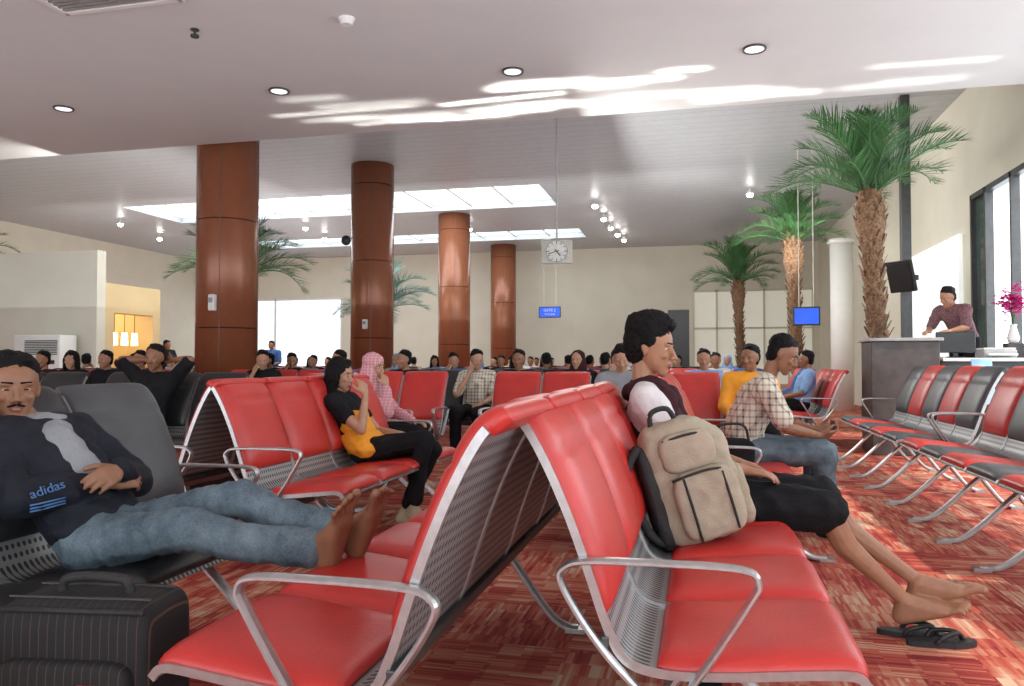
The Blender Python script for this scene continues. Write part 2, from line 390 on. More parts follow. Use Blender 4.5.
def pants_hulls(J,s=1,g=.014,leg=1.0,fem=False,hemg=1.6):
    k=s*(.9 if fem else 1); pel=V(J['pel']); wa=V(J['waist']); q=k*J.get('lw',1)
    H=[E(pel,(.12*k+g,.165*s+g,.10*k+g))+E(lerp(pel,wa,.45),(.105*k+g,.14*k+g,.05))]
    for i in (0,1):
        hp,kn,an=V(J['hip'][i]),V(J['kn'][i]),V(J['an'][i])
        t=min(1,leg*2); k2=lerp(hp,kn,t)
        H.append(E(hp,.09*q+g)+E(k2,(.088-.03*t)*q+g*(1.5 if leg<=.5 else 1)))
        H.append(E(pel,.10*k)+E(hp,.088*q+g))
        if leg>.5:
            t=(leg-.5)*2; a2=lerp(kn,an,t); c=lerp(kn,an,.35)+V(J.get('calf',(-.012,0,-.012)))
            H.append(E(kn,.058*q+g)+E(c,.054*q+g)); H.append(E(c,.054*q+g)+E(a2,.036*q+g*hemg))
    return H
_eye=None
def eye_mesh():
    global _eye
    if _eye is None:
        bm=bmesh.new(); bmesh.ops.create_icosphere(bm,subdivisions=3,radius=.0115)
        me=mesh_from_bm('eye',bm,True,(EYEW,EYEB))
        for p in me.polygons:
            if p.center.x>.0080: p.material_index=1
        _eye=me
    return _eye
def put_eyes(par,hd,R,s=1):
    for sg in (1,-1):
        o=obj('eye',eye_mesh(),par); o.matrix_local=Matrix.Translation(V(hd)+R@(V((.0718,.029*sg,.008))*s))@R.to_4x4()@Matrix.Diagonal((s,s*1.2,s*.42,1))
def face_parts(par,hd,R,s=1):
    put_eyes(par,hd,R,s)
    for sg in (1,-1):
        obj('eyebrow',blob('eyebrow',[E(V(hd)+R@(V((.088,.014*sg,.031))*s),.0042*s)+E(V(hd)+R@(V((.080,.044*sg,.033))*s),.0032*s)],.0022,0,mat=HAIRM),par)
    obj('mouth',blob('mouth',[E(V(hd)+R@(V((.0875,0,-.055))*s),(.007*s,.021*s,.0042*s),R),E(V(hd)+R@(V((.0875,0,-.063))*s),(.007*s,.017*s,.0045*s),R)],.0025,1,mat=LIPM),par)
# ---------------------------------------------------------------- camera
cam=bpy.data.cameras.new('camera'); cam.sensor_width=36; cam.lens=27.46
co=bpy.data.objects.new('camera',cam); COL.objects.link(co); co.location=(0,0,1.1)
co.rotation_euler=(math.radians(91.47),0,math.radians(13.5)); sc.camera=co
cam.clip_end=200
# ---------------------------------------------------------------- room
XL,XR,YB,YF=-20,4,-6,28.5; ZL,ZU,YE=4.3,5.3,10.0
def sbox(name,lst,mat,bev=0):
    return struct(obj(name,boxes(name,lst,bev,mat)))
def span(x0,x1,y0,y1,z0,z1): return (((x0+x1)/2,(y0+y1)/2,(z0+z1)/2),(abs(x1-x0),abs(y1-y0),abs(z1-z0)))
sbox('floor',[span(XL-.2,XR+.2,YB-.2,YF+.2,-.1,0)],CARPET)
sbox('ceiling',[span(XL,XR,YB,YE,ZL,ZL+.15),span(XL,XR,YE-.15,YE,ZL+.15,ZU)],PLASTER)
S1=(-15.1,-3.65,17.9,20.4); S2=(-15.1,-3.65,24.1,25.8)
cl=[span(XL,XR,YE-.15,S1[2],ZU,ZU+.15),span(XL,XR,S1[3],S2[2],ZU,ZU+.15),span(XL,XR,S2[3],YF,ZU,ZU+.15)]
for S in (S1,S2):
    cl+=[span(XL,S[0],S[2],S[3],ZU,ZU+.15),span(S[1],XR,S[2],S[3],ZU,ZU+.15)]
sbox('ceiling',cl,PANEL)
SKYP=M('skylight_pane',(.72,.88,1.0),.4,0,.6,.10,emis=1.25)
for i,S in enumerate((S1,S2)):
    fr=[span(S[0]-.05,S[1]+.05,S[2]-.06,S[2]-.002,ZU+.16,ZU+.5),span(S[0]-.05,S[1]+.05,S[3]+.002,S[3]+.06,ZU+.16,ZU+.5),span(S[0]-.06,S[0]-.002,S[2],S[3],ZU+.16,ZU+.5),span(S[1]+.002,S[1]+.06,S[2],S[3],ZU+.16,ZU+.5)]
    x=S[0]+1.0
    while x<S[1]-.2: fr.append(span(x-.035,x+.035,S[2],S[3],ZU+.10,ZU+.17)); x+=1.15
    sbox('window_%d'%(i+1),fr,WHITE)
    o=sbox('window_%d_glazing'%(i+1),[span(S[0],S[1],S[2],S[3],ZU+.19,ZU+.21)],SKYP)
sbox('wall_left',[span(XL-.2,XL,YB,YF,0,ZU+.1)],WALLC)
G1=(-19.6,-13.8,.4,3.7); G2=(-.2,3.8,.3,3.7); D=(-1.1,-.35,0,3.0)
sbox('wall_far',[span(XL,G1[0],YF,YF+.2,0,ZU+.1),span(G1[0],G1[1],YF,YF+.2,G1[3],ZU+.1),span(G1[0],G1[1],YF,YF+.2,0,G1[2]),
  span(G1[1],D[0],YF,YF+.2,0,ZU+.1),span(D[0],D[1],YF,YF+.2,D[3],ZU+.1),span(D[1],G2[0],YF,YF+.2,0,ZU+.1),span(G2[0],G2[1],YF,YF+.2,G2[3],ZU+.1),
  span(G2[0],G2[1],YF,YF+.2,0,G2[2]),span(G2[1],XR,YF,YF+.2,0,ZU+.1)],WALLC)
FROST=M('frosted_glass_daylit',(.82,.90,.95),.5,0,1,.03,emis=.95)
FROST2=M('frosted_glass_cream',(.78,.77,.66),.5,0,1,.03,emis=.25)
for i,(G,mt,st) in enumerate(((G1,FROST,2.9),(G2,FROST2,.8))):
    o=sbox('window_%d'%(i+3),[span(G[0],G[1],YF+.08,YF+.12,G[2],G[3])],mt)
    fr=[span(G[0],G[1],YF-.03,YF+.05,G[3]-.08,G[3]),span(G[0],G[1],YF-.03,YF+.05,G[2],G[2]+.08)]
    if i: fr.append(span(G[0],G[1],YF-.03,YF+.05,2.3,2.36))
    x=G[0]
    while x<=G[1]+.01: fr.append(span(x-.03,x+.03,YF-.03,YF+.05,G[2],G[3])); x+=st
    sbox('trim_%d'%(i+1),fr,WALLB if i else WHITE)
sbox('door_1',[span(D[0],D[1],YF+.1,YF+.15,0,D[3])],BLACKP)
HL=3.62
sbox('wall_right',[span(XR,XR+.2,YB,10.2,HL+.3,ZU+.1),span(XR,XR+.2,10.2,YF,HL,ZU+.1),span(XR,XR+.2,13.0,YF,0,HL),span(XR,XR+.2,10.2,10.4,0,HL),span(XR,XR+.2,YB,10.2,0,.3)],WALLC)
fr=[]; y=YB
while y<=10.2: fr.append(span(XR+.05,XR+.13,y-.04,y+.04,.3,HL+.3)); y+=2.02
fr.append(span(XR+.05,XR+.13,YB,10.2,2.5,2.58)); sbox('window_5',fr,DARKM)
sbox('wall_right',[span(XR,XR+.2,10.4,13.0,0,.9)],WALLC)
sbox('window_6',[span(XR-.03,XR+.08,10.4,10.46,.9,HL),span(XR-.03,XR+.08,12.94,13,.9,HL),span(XR-.03,XR+.08,12.35,12.41,.9,HL),span(XR-.03,XR+.08,11.4,11.46,.9,HL),span(XR-.03,XR+.08,10.4,13,HL-.08,HL)],DARKM)
sbox('window_6_glazing',[span(XR+.03,XR+.05,12.41,12.94,1.0,HL-.08)],GLASSD)
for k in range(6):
    o=obj('wall_panel',boxes('wall_panel',[span(XR-.1,XR-.04,13.3+k*.62,13.80+k*.62,1.2,3.1)],.01,BLIND)); tag(o,'tall white blind with added daylight glow on the cream window wall','blind','white blinds on the window wall')
fr=[]; x=XL
while x<=XR: fr.append(span(x-.04,x+.04,YB-.1,YB,0,ZL)); x+=2.0
fr.append(span(XL,XR,YB-.1,YB,2.5,2.58)); sbox('window_7',fr,DARKM)
sbox('wall_pavilion',[span(-16.5,-12.4,14,14.25,0,3.5)],WALLB)
sbox('wall_kiosk',[span(-12.75,-12.4,14.25,14.5,0,2.75),span(-12.75,-12.4,15.75,16.0,0,2.75),span(-12.75,-12.4,14.5,15.75,2.2,2.75),span(-15,-12.75,15.85,16.0,0,2.75),span(-15,-12.4,14.25,16.0,2.75,2.83),span(-15.1,-15,14.25,16,0,2.75)],PEACH)
for k in range(3):
    r=root('pendant_lamp','small glowing pendant lamp hanging in the kiosk opening','lamp',(-12.6,14.75+k*.32,2.2),0,'kiosk pendant lamps')
    obj('cord',cylmesh('cord',[((0,0,-.42),(0,0,0),.008)],8,BLACKP),r)
    obj('lamp_shade',cylmesh('shade',[((0,0,-.70),(0,0,-.42),.075,.06)],16,WARM),r)
for k,(cx,cy_) in enumerate(((-6.97,10.5),(-6.75,15.4),(-6.75,21.1),(-6.8,27.0))):
    me=cylmesh('column',[((0,0,0),(0,0,ZU),.45)],48,BROWN,True)
    r=root('column','round column clad in glossy copper-brown panels','column',(cx,cy_,0),0,'copper-brown columns')
    obj('shaft',me,r)
    obj('collar',cylmesh('collar',[((0,0,.0),(0,0,.15),.48)],48,DARKM,True),r)
    for a in (20,110,200,290):
        a=math.radians(a); bm=bmesh.new(); addbox(bm,(math.cos(a)*.447,math.sin(a)*.447,(ZU)/2),(.010,.010,ZU))
        obj('seam',mesh_from_bm('seam',bm,False,(DARKM,)),r)
def wallbox(x,y,z,w,h,lab):
    r=root('call_box',lab,'intercom',(x,y,z))
    obj('housing',boxes('housing',[((0,0,0),(w,.08,h))],.015,WHITE,3),r)
    obj('button_panel',boxes('bp',[((0,-.045,h*.15),(w*.6,.02,h*.3))],.005,GREYP),r)
wallbox(-6.90,10.03,1.98,.10,.24,'small white call box fixed on the brown column')
wallbox(-6.7,14.93,1.90,.10,.2,'small white call box fixed on the brown column')
r=root('dome_camera','dark dome security camera on the brown column','camera',(-7.05,14.75,3.62))
obj('dome',blob('dome',[E((0,0,0),(.1,.1,.11))],.012,1,mat=BLACKP),r); obj('bracket',boxes('b',[((0,.12,.08),(.06,.30,.04))],.01,WHITE),r)
# ---------------------------------------------------------------- ceiling fittings
def dl_mesh():
    bm=bmesh.new(); seg=24
    prof=[(.095,0),(.115,-.008),(.12,0),(.12,.02),(.095,.02)]
    rs=[[bm.verts.new((r_*math.cos(2*math.pi*k/seg),r_*math.sin(2*math.pi*k/seg),z)) for k in range(seg)] for r_,z in prof]
    for i in range(len(rs)):
        a=rs[i]; b=rs[(i+1)%len(rs)]
        for k in range(seg): bm.faces.new((a[k],a[(k+1)%seg],b[(k+1)%seg],b[k]))
    bmesh.ops.recalc_face_normals(bm,faces=bm.faces[:])
    return mesh_from_bm('downlight_ring',bm,True,(DARKM,))
RING=dl_mesh(); LENS=cylmesh('lens',[((0,0,.0),(0,0,.015),.096)],24,LAMP)
for x,y in ((-7.74,8.14),(-4.78,8.2),(-1.97,8.24),(.56,8.22),(-10.6,8.1)):
    r=root('recessed_downlight','round recessed downlight in the plaster ceiling','ceiling light',(x,y,ZL-.015),0,'recessed downlights')
    obj('trim_ring',RING,r); obj('lens',LENS,r,LAMPL)
for x,y in ((-2.6,20),(-2.6,21.9),(-2.57,23.4),(-2.5,24.7),(-2.4,25.8),(1.2,19.5),(-6.75,22.6),(-16.4,19.4),(-11.5,21.3),(-17.1,22),(-11.9,23.3),(-5.1,26.5)):
    r=root('ceiling_spotlight','small bright spotlight hanging from the metal ceiling','ceiling light',(x,y,ZU),0,'hanging spotlights')
    obj('stem',cylmesh('stem',[((0,0,-.08),(0,0,0),.012)],8,WHITE),r)
    obj('lamp_housing',cylmesh('h',[((0,0,-.14),(0,0,-.07),.085,.05)],16,WHITE),r)
    obj('bulb',blob('bulb',[E((0,0,-.16),(.075,.075,.06))],.012,0,mat=LAMP),r)
r=root('smoke_detector','round white smoke detector on the ceiling','smoke detector',(-3.17,6.62,ZL))
obj('housing',cylmesh('h',[((0,0,-.02),(0,0,0),.075,.08),((0,0,-.06),(0,0,-.02),.05,.07)],24,WHITE),r)
r=root('sprinkler','small brass sprinkler head on the ceiling','sprinkler',(-4.69,6.5,ZL))
obj('sprinkler_body',cylmesh('h',[((0,0,-.06),(0,0,0),.012),((0,0,-.075),(0,0,-.055),.04),((0,0,-.01),(0,0,0),.04)],16,DARKM),r)
r=root('ceiling_vent','louvred air vent set in the plaster ceiling','air vent',(-5.0,5.60,ZL))
obj('vent_frame',boxes('vf',[((0,.3,-.012),(1.2,.05,.025)),((0,-.3,-.012),(1.2,.05,.025)),((.6,0,-.012),(.05,.65,.025)),((-.6,0,-.012),(.05,.65,.025))],0,WHITE),r)
obj('louvres',boxes('lv',[((0,-.25+k*.055,-.01),(1.18,.02,.015)) for k in range(10)],0,GREYP),r)
# ---------------------------------------------------------------- clock
r=root('hanging_clock','square white double-sided clock hanging on a long rod','clock',(-2.34,13.0,2.98),math.radians(8))
obj('case',boxes('case',[((0,0,0),(.53,.16,.40))],.02,M('cream_clock_case',(.55,.53,.46),.5),3),r)
bm=bmesh.new(); cyl(bm,(0,-.085,0),(0,-.095,0),.18,seg=32); obj('clock_face',mesh_from_bm('cf',bm,False,(M('clock_face_white',(.72,.71,.66),.4),)),r)
bm=bmesh.new()
for k in range(12):
    a=k*math.pi/6; R_=Matrix.Rotation(a,3,'Y'); L_=.05 if k%3==0 else .03
    addbox(bm,R_@V((0,-.098,.15)),(.012,.006,L_),R_)
obj('hour_marks',mesh_from_bm('hm',bm,False,(BLACKP,)),r)
for ln,w,a in ((.10,.018,141),(.15,.012,252)):
    bm=bmesh.new(); R_=Matrix.Rotation(math.radians(a),3,'Y'); addbox(bm,R_@V((0,0,ln/2-.02))+V((0,-.103,0)),(w,.005,ln+.04),R_)
    obj('clock_hand',mesh_from_bm('hand',bm,False,(BLACKP,)),r)
bm=bmesh.new()
tube(bm,[(.18*math.cos(k*math.pi/16),-.095,.18*math.sin(k*math.pi/16)) for k in range(33)],.006,6)
obj('bezel',mesh_from_bm('bz',bm,True,(GREYP,)),r)
obj('rod',cylmesh('rod',[((0,0,.19),(0,0,ZU-2.98),.018)],10,M('pale_rod',(.5,.49,.45),.5)),r)
# ---------------------------------------------------------------- benches
U=.5; W=.475
PROF=catmull([(.52,0,.405),(.49,0,.43),(.40,0,.425),(.22,0,.405),(.08,0,.40),(.0,0,.425),(-.042,0,.50),(-.080,0,.61),(-.125,0,.735),(-.180,0,.86),(-.235,0,.955),(-.285,0,1.0)],5)
def arclen(P):
    a=[0]
    for p,q in zip(P,P[1:]): a.append(a[-1]+(q-p).length)
    return a
AL=arclen(PROF)
def prof_at(s):
    for i in range(len(AL)-1):
        if s<=AL[i+1]: 
            t=(s-AL[i])/(AL[i+1]-AL[i]); p=PROF[i].lerp(PROF[i+1],t); d=(PROF[i+1]-PROF[i]).normalized(); break
    else: p=PROF[-1]; d=(PROF[-1]-PROF[-2]).normalized()
    return p,V((d.z,0,-d.x))
def nrm(s,h=.02):
    a,_=prof_at(max(0,s-h)); b,_=prof_at(min(AL[-1],s+h)); d=(b-a).normalized(); return V((d.z,0,-d.x))
def pad(name,s0,s1,T,base0,ns=26,my=14,crease=(),wd=W,wrap=None):
    bm=bmesh.new(); top=[];bot=[]
    for i in range(ns+1):
        u=i/ns; u2=.5-.5*math.cos(math.pi*u); s=s0+(s1-s0)*u2; p,_=prof_at(s); n=nrm(s)
        base=base0
        if wrap is not None and s>wrap: base=-.02
        fu=(1-abs(2*u2-1)**7)**.5
        cr=1
        for c in crease: cr-=.30*math.exp(-((u2-c)/.018)**2)
        tr=[];br=[]
        for j in range(my+1):
            v=-math.cos(math.pi*j/my); fv=(1-abs(v)**7)**.5
            sh=1-.05*max(0,abs(2*u2-1)**6)
            y=v*wd/2*sh+U/2
            belly=1+.12*(1-v*v)*(1-abs(2*u2-1)**2)
            tr.append(bm.verts.new(p+n*(base0+.004+T*fu*fv*cr*belly)+V((0,y,0))))
            br.append(bm.verts.new(p+n*base+V((0,y,0))))
        top.append(tr);bot.append(br)
    for i in range(ns):
        for j in range(my):
            bm.faces.new((top[i][j],top[i][j+1],top[i+1][j+1],top[i+1][j])); bm.faces.new((bot[i][j+1],bot[i][j],bot[i+1][j],bot[i+1][j+1]))
        bm.faces.new((top[i][0],top[i+1][0],bot[i+1][0],bot[i][0])); bm.faces.new((top[i+1][my],top[i][my],bot[i][my],bot[i+1][my]))
    for j in range(my):
        bm.faces.new((top[0][j+1],top[0][j],bot[0][j],bot[0][j+1])); bm.faces.new((top[ns][j],top[ns][j+1],bot[ns][j+1],bot[ns][j]))
    bmesh.ops.recalc_face_normals(bm,faces=bm.faces[:])
    return mesh_from_bm(name,bm,True,(RED,))
def shell(name):
    bm=bmesh.new(); PP=PROF[:-4]; w=.492
    f0,f1=-.010,.010
    ys=[(-w/2,f1),(-w/2,f0),(-w/2+.010,f0),(-w/2+.010,-.006),(w/2-.010,-.006),(w/2-.010,f0),(w/2,f0),(w/2,f1),(w/2-.008,f1),(w/2-.008,.003),(-w/2+.008,.003),(-w/2+.008,f1)]
    rs=[]
    for i,p in enumerate(PP):
        nn=nrm(AL[i]); rs.append([bm.verts.new(p+nn*o+V((0,y+U/2,0))) for y,o in ys])
    k=len(ys)
    for a,b in zip(rs,rs[1:]):
        for j in range(k):
            f=bm.faces.new((a[j],a[(j+1)%k],b[(j+1)%k],b[j])); f.material_index=0 if j in (3,9) else 1
    bm.faces.new(rs[0]); bm.faces.new(rs[-1][::-1])
    bmesh.ops.recalc_face_normals(bm,faces=bm.faces[:])
    return mesh_from_bm(name,bm,False,(PERF,ALU))
SEATPAD=pad('seat_pad',.012,AL[20]+.01,.034,.006); BACKPAD=pad('back_pad',AL[31],AL[-1],.036,.005,36,14,(.72,),.48,AL[-5]-.001)
SHELL=shell('seat_shell')
ARM=sweep('armrest',catmull([(.11,0,.33),(.20,0,.46),(.275,0,.58),(.292,0,.62),(.26,0,.648),(.1,0,.652),(-.08,0,.648),(-.135,0,.632),(-.145,0,.60),(-.10,0,.52),(-.035,0,.435),(.03,0,.37)],5),.036,.015,ALU)
def leg_mesh():
    a=sweep('a',catmull([(.20,0,.36),(.33,0,.24),(.47,0,.10),(.57,0,.025),(.66,0,.014)],5),.05,.028,ALU)
    b=sweep('b',catmull([(.16,0,.36),(.05,0,.20),(-.06,0,.06),(-.13,0,.018),(-.17,0,.014)],5),.05,.028,ALU)
    bm=bmesh.new(); bm.from_mesh(a); bm.from_mesh(b)
    addbox(bm,(.18,0,.355),(.14,.06,.05)); addbox(bm,(.66,0,.01),(.08,.06,.018)); addbox(bm,(-.16,0,.01),(.08,.06,.018))
    return mesh_from_bm('leg',bm,False,(ALU,))
LEG=leg_mesh()
BEAM={}
def beam(n):
    if n not in BEAM: BEAM[n]=boxes('beam',[((.18,n*U/2,.357),(.075,n*U+.03,.045)),((-.045,n*U/2,.46),(.02,n*U,.03))],.004,DARKM)
    return BEAM[n]
def bench(x,y,rz,n,m=RED,label=None,cols=None,arms=(1,1),legs=2,s=1):
    cn={RED.name:'red',BLACKV.name:'black',GREYV.name:'grey'}[m.name]
    r=root('airport_bench',label or '%s vinyl %d-seat waiting bench with perforated aluminium frame'%(cn,n),'bench',(x,y,0),rz,'waiting room benches')
    r.scale=(s,s,s)
    for i in range(n):
        mm=m if not cols else cols[i]
        obj('seat_shell',SHELL,r,loc=(0,i*U,0))
        obj('seat',SEATPAD,r,mm,(0,i*U,0)); obj('backrest',BACKPAD,r,mm,(0,i*U,0))
    obj('beam',beam(n),r)
    for k in range(legs): obj('leg',LEG,r,loc=(0,.3+(n*U-.6)*k/(legs-1),0))
    if arms[0]: obj('armrest',ARM,r,loc=(0,-.012,0))
    if arms[1]: obj('armrest',ARM,r,loc=(0,n*U+.012,0))
    return r
PI=math.pi
bR=bench(-.17,1.80,0,4,RED,'red vinyl bench carrying a backpack and a seated man')
bL=bench(-.66,1.50+2.0,PI,4,RED,'red vinyl bench with a barefoot man resting his feet on it')
bench(-2.15,1.02,0,4,BLACKV,'black and grey vinyl bench under the reclining man',[BLACKV,BLACKV,BLACKV,GREYV])
bench(-2.30,3.70,0,4,RED,'red vinyl bench where the long-haired woman sits')
bench(-2.80,5.70,PI,4,RED,'red vinyl bench back to back with another')
bench(.02,4.35,0,4,RED,'red vinyl bench where the man in plaid sits')
bench(-.50,4.35+2.0,PI,4,RED)
bench(-2.95,6.00,0,2,RED,'short red bench where a woman in a pink headscarf sits')
mixl='red and dark grey vinyl waiting bench on aluminium legs'
bench(2.14,6.95,PI,5,RED,mixl,[RED,GREYV,RED,GREYV,RED],legs=4,s=1.06)
bench(2.14,9.75,PI,5,RED,mixl,[GREYV,RED,GREYV,RED,GREYV],legs=4,s=1.06)
bench(2.14,4.20,PI,4,RED,mixl,legs=3,s=1.06)
bench(1.55,12.6,PI,4,RED,legs=3); bench(1.50,15.2,PI,4,RED,legs=3)
bench(-3.55,7.55,-PI/2,2,RED); bench(-2.05,7.55,-PI/2,2,RED); bench(-.95,7.55,-PI/2,1,RED); bench(-.30,7.55,-PI/2,2,RED)
bench(-5.55,6.2,-PI/2,3,BLACKV); bench(-7.3,6.2,-PI/2,3,BLACKV)
# ---------------------------------------------------------------- people
def mk_person(lab,base,J,skin,parts,hair='short',s=1,vox=.0062,fem=False,toes=True,face=True,name='person',rz=0,sm=2):
    r=root(name,lab,'person',base,rz)
    H,R=body_hulls(J,s,toes,fem)
    obj('body',blob('body',H,vox,sm,mat=skin),r)
    hs=J.get('hs',1)*s
    if hair: obj('hair',blob('hair',hair_hulls(J['head'],R,hs,hair),.006,1,.005 if hair=='big' else .004,45 if hair=='big' else 30,mat=HAIRM),r)
    if face: face_parts(r,J['head'],R,hs)
    for nm,hl,mt,fo,st,lb in parts:
        obj(nm,blob(nm,hl,.008,2,fo,9,st,mt),r,label=lb)
    return r,R
J=dict(pel=(.02,0,.53),waist=(-.08,0,.68),chest=(-.18,0,.84),neck=(-.225,0,.985),head=(-.190,0,1.160),hf=(1,-.22,-.10),hs=1.06,fs=1.12,lw=.94,
 sh=[(-.2,-.175,.94),(-.2,.175,.94)],el=[(-.04,-.235,.70),(-.04,.235,.70)],wr=[(.19,-.15,.66),(.17,.13,.66)],
 hd=[(.95,.15,-.15),(.9,-.3,-.15)],hn=[(0,.1,-1),(0,-.1,-1)],curl=(.45,.45),
 hip=[(.02,-.09,.52),(.02,.09,.52)],kn=[(.52,-.12,.50),(.54,.08,.52)],an=[(.82,-.07,.14),(.885,-.01,.205)],
 fd=[(.93,-.12,.30),(.94,-.10,.30)],fu=[(-.35,0,.9),(-.35,0,.9)],calf=(-.02,0,-.03))
VEST=[E((-.08,0,.68),(.125,.152,.10))+E((-.18,0,.84),(.14,.175,.12)),E((-.18,0,.84),(.14,.172,.12))+E((-.2,-.10,.95),.065)+E((-.2,.10,.95),.065)]
SCARF=[E((-.20,0,1.0),(.085,.09,.045)),E((-.13,-.05,.96),(.05,.05,.04))+E((-.08,-.06,.80),(.03,.045,.06)),E((-.12,.04,.96),(.05,.05,.04))+E((-.05,.04,.84),(.03,.04,.05)),E((-.25,0,.97),(.07,.10,.05))]
mk_person('man in white tee, dark vest and shorts with crossed bare ankles',(-.02,3.52,0),J,SKIN,
 [('t_shirt',shirt_hulls(J,1,.018,.42),WHITEC,.007,None,'white short-sleeved t-shirt'),('vest',VEST,MAROON,.008,None,'dark maroon vest'),('scarf',SCARF,MAROON,.010,None,'dark patterned scarf'),
  ('shorts',pants_hulls(J,1,.024,.49),BLACKC,.010,None,'long black shorts')],'big',vox=.005)
# --- reclining man
J=dict(pel=(.03,0,.53),waist=(-.07,0,.63),chest=(-.185,0,.76),neck=(-.29,0,.885),head=(-.325,-.02,1.005),hf=(.74,-.62,-.02),hs=.96,fs=1.12,lw=.84,
 sh=[(-.275,-.175,.85),(-.255,.175,.85)],el=[(-.09,-.235,.68),(-.05,.24,.67)],wr=[(.04,-.02,.705),(.08,.0,.745)],
 hd=[(.35,.9,.05),(.25,-.95,-.1)],hn=[(-.6,.3,-.6),(-.6,-.3,-.6)],curl=(.7,.7),
 hip=[(.03,-.085,.52),(.03,.085,.52)],kn=[(.44,-.11,.595),(.46,.12,.65)],an=[(.78,.04,.515),(.83,.15,.545)],
 fd=[(.30,-.22,.86),(.40,-.20,.80)],fu=[(-.85,.10,.35),(-.8,.10,.45)],calf=(-.0,0,-.02))
mr,Rm=mk_person('barefoot man in dark sports jacket and jeans reclining with folded arms',(-1.95,2.22,0),J,SKIN2,
 [('jacket',shirt_hulls(J,1,.018,.97),NAVYC,.011,None,'dark zip jacket with printed sleeve lettering'),
  ('jeans',pants_hulls(J,1,.014,.97,hemg=2.2),DENIM,.007,(2.2,1,1),'faded blue denim jeans')],'short',vox=.005)
hd=V(J['head'])
obj('moustache',blob('moustache',[E(hd+Rm@V((.092,.006,-.042)),.005)+E(hd+Rm@V((.084,.024,-.048)),.0035),E(hd+Rm@V((.092,-.006,-.042)),.005)+E(hd+Rm@V((.084,-.024,-.048)),.0035)],.002,0,mat=HAIRM),mr)
obj('goatee',blob('goatee',[E(hd+Rm@V((.072,0,-.086)),(.012,.016,.009),Rm)],.003,0,mat=HAIRM),mr)
obj('grey_top',blob('grey_top',[E((-.15,-.03,.80),(.10,.07,.10))+E((-.06,-.02,.74),(.07,.07,.06)),E((-.275,.03,.895),(.085,.12,.035)),E((-.18,.0,.86),(.06,.06,.05))],.008,2,.005,12,mat=GREYC),mr,label='grey top showing at the open jacket')
def text(s,size,par,mat,loc,R,ex=.0015,name='lettering'):
    cu=bpy.data.curves.new('t','FONT'); cu.body=s; cu.size=size; cu.extrude=ex; cu.align_x='CENTER'; cu.align_y='CENTER'
    o=bpy.data.objects.new('t',cu); COL.objects.link(o); dg=bpy.context.evaluated_depsgraph_get()
    me=bpy.data.meshes.new_from_object(o.evaluated_get(dg)); bpy.data.objects.remove(o)
    me.materials.clear(); me.materials.append(mat)
    q=obj(name,me,par); q.matrix_local=Matrix.Translation(V(loc))@R.to_4x4(); return q
def face_frame(nrm_,right):
    n=V(nrm_).normalized(); x=V(right); x=(x-n*x.dot(n)).normalized(); y=n.cross(x); return Matrix((x,y,n)).transposed()
A_=V(J['el'][0]); B_=V(J['wr'][0]); ax=(B_-A_).normalized(); tocam=(V((1.95,-2.22,1.1))-A_); nn=(tocam-ax*tocam.dot(ax)).normalized(); up_=nn.cross(ax)
text('adidas',.040,mr,LOGOM,A_+ax*.07+nn*.072+up_*.014,face_frame(nn,ax+up_*.16),.003)
for k in (-1,0,1):
    bm=bmesh.new(); o_=(nn*math.cos(k*.17-.55)+up_*math.sin(k*.17-.55))
    tube(bm,[A_+ax*.02+o_*.066,A_+ax*.07+o_*.064,A_+ax*.12+o_*.059],.003,6); obj('sleeve_stripe',mesh_from_bm('ss',bm,True,(LOGOM,)),mr)
# --- man in plaid
J=dict(pel=(0,0,.53),waist=(.01,0,.68),chest=(.10,0,.86),neck=(.17,0,1.0),head=(.255,-.02,1.145),hf=(.84,-.22,-.36),hu=(.36,0,.93),hs=1.02,
 sh=[(.14,-.18,.95),(.14,.18,.95)],el=[(.26,-.24,.69),(.28,.23,.69)],wr=[(.46,-.12,.64),(.46,.10,.66)],
 hd=[(.9,.35,.05),(.9,-.35,.05)],hn=[(-.1,.5,.6),(-.1,-.5,.6)],curl=(.9,.9),
 hip=[(0,-.09,.52),(0,.09,.52)],kn=[(.50,-.14,.53),(.50,.13,.53)],an=[(.50,-.14,.085),(.44,.14,.085)],
 fd=[(1,0,0),(1,0,0)],fu=[(0,0,1),(0,0,1)])
pr,_=mk_person('man in plaid shirt and jeans leaning forward over his phone',(.27,5.42,0),J,SKIN2,
 [('plaid_shirt',shirt_hulls(J,1,.022,.40),PLAID,.008,None,'cream and brown plaid short-sleeved shirt'),
  ('jeans',pants_hulls(J,1,.02,.95),DENIM,.008,None,None),
  ('shoe',foot_hulls((.50,-.14,.085),(1,0,0),(0,0,1),1,1.12,False),BLACKC,0,None,None),('shoe',foot_hulls((.44,.14,.085),(1,0,0),(0,0,1),-1,1.12,False),BLACKC,0,None,None)],'short')
r=root('mobile_phone','dark mobile phone held in both hands','phone',(.27+.565,5.42-.01,.70)); obj('phone_body',boxes('ph',[((0,0,0),(.012,.13,.065))],.004,BLACKP),r)
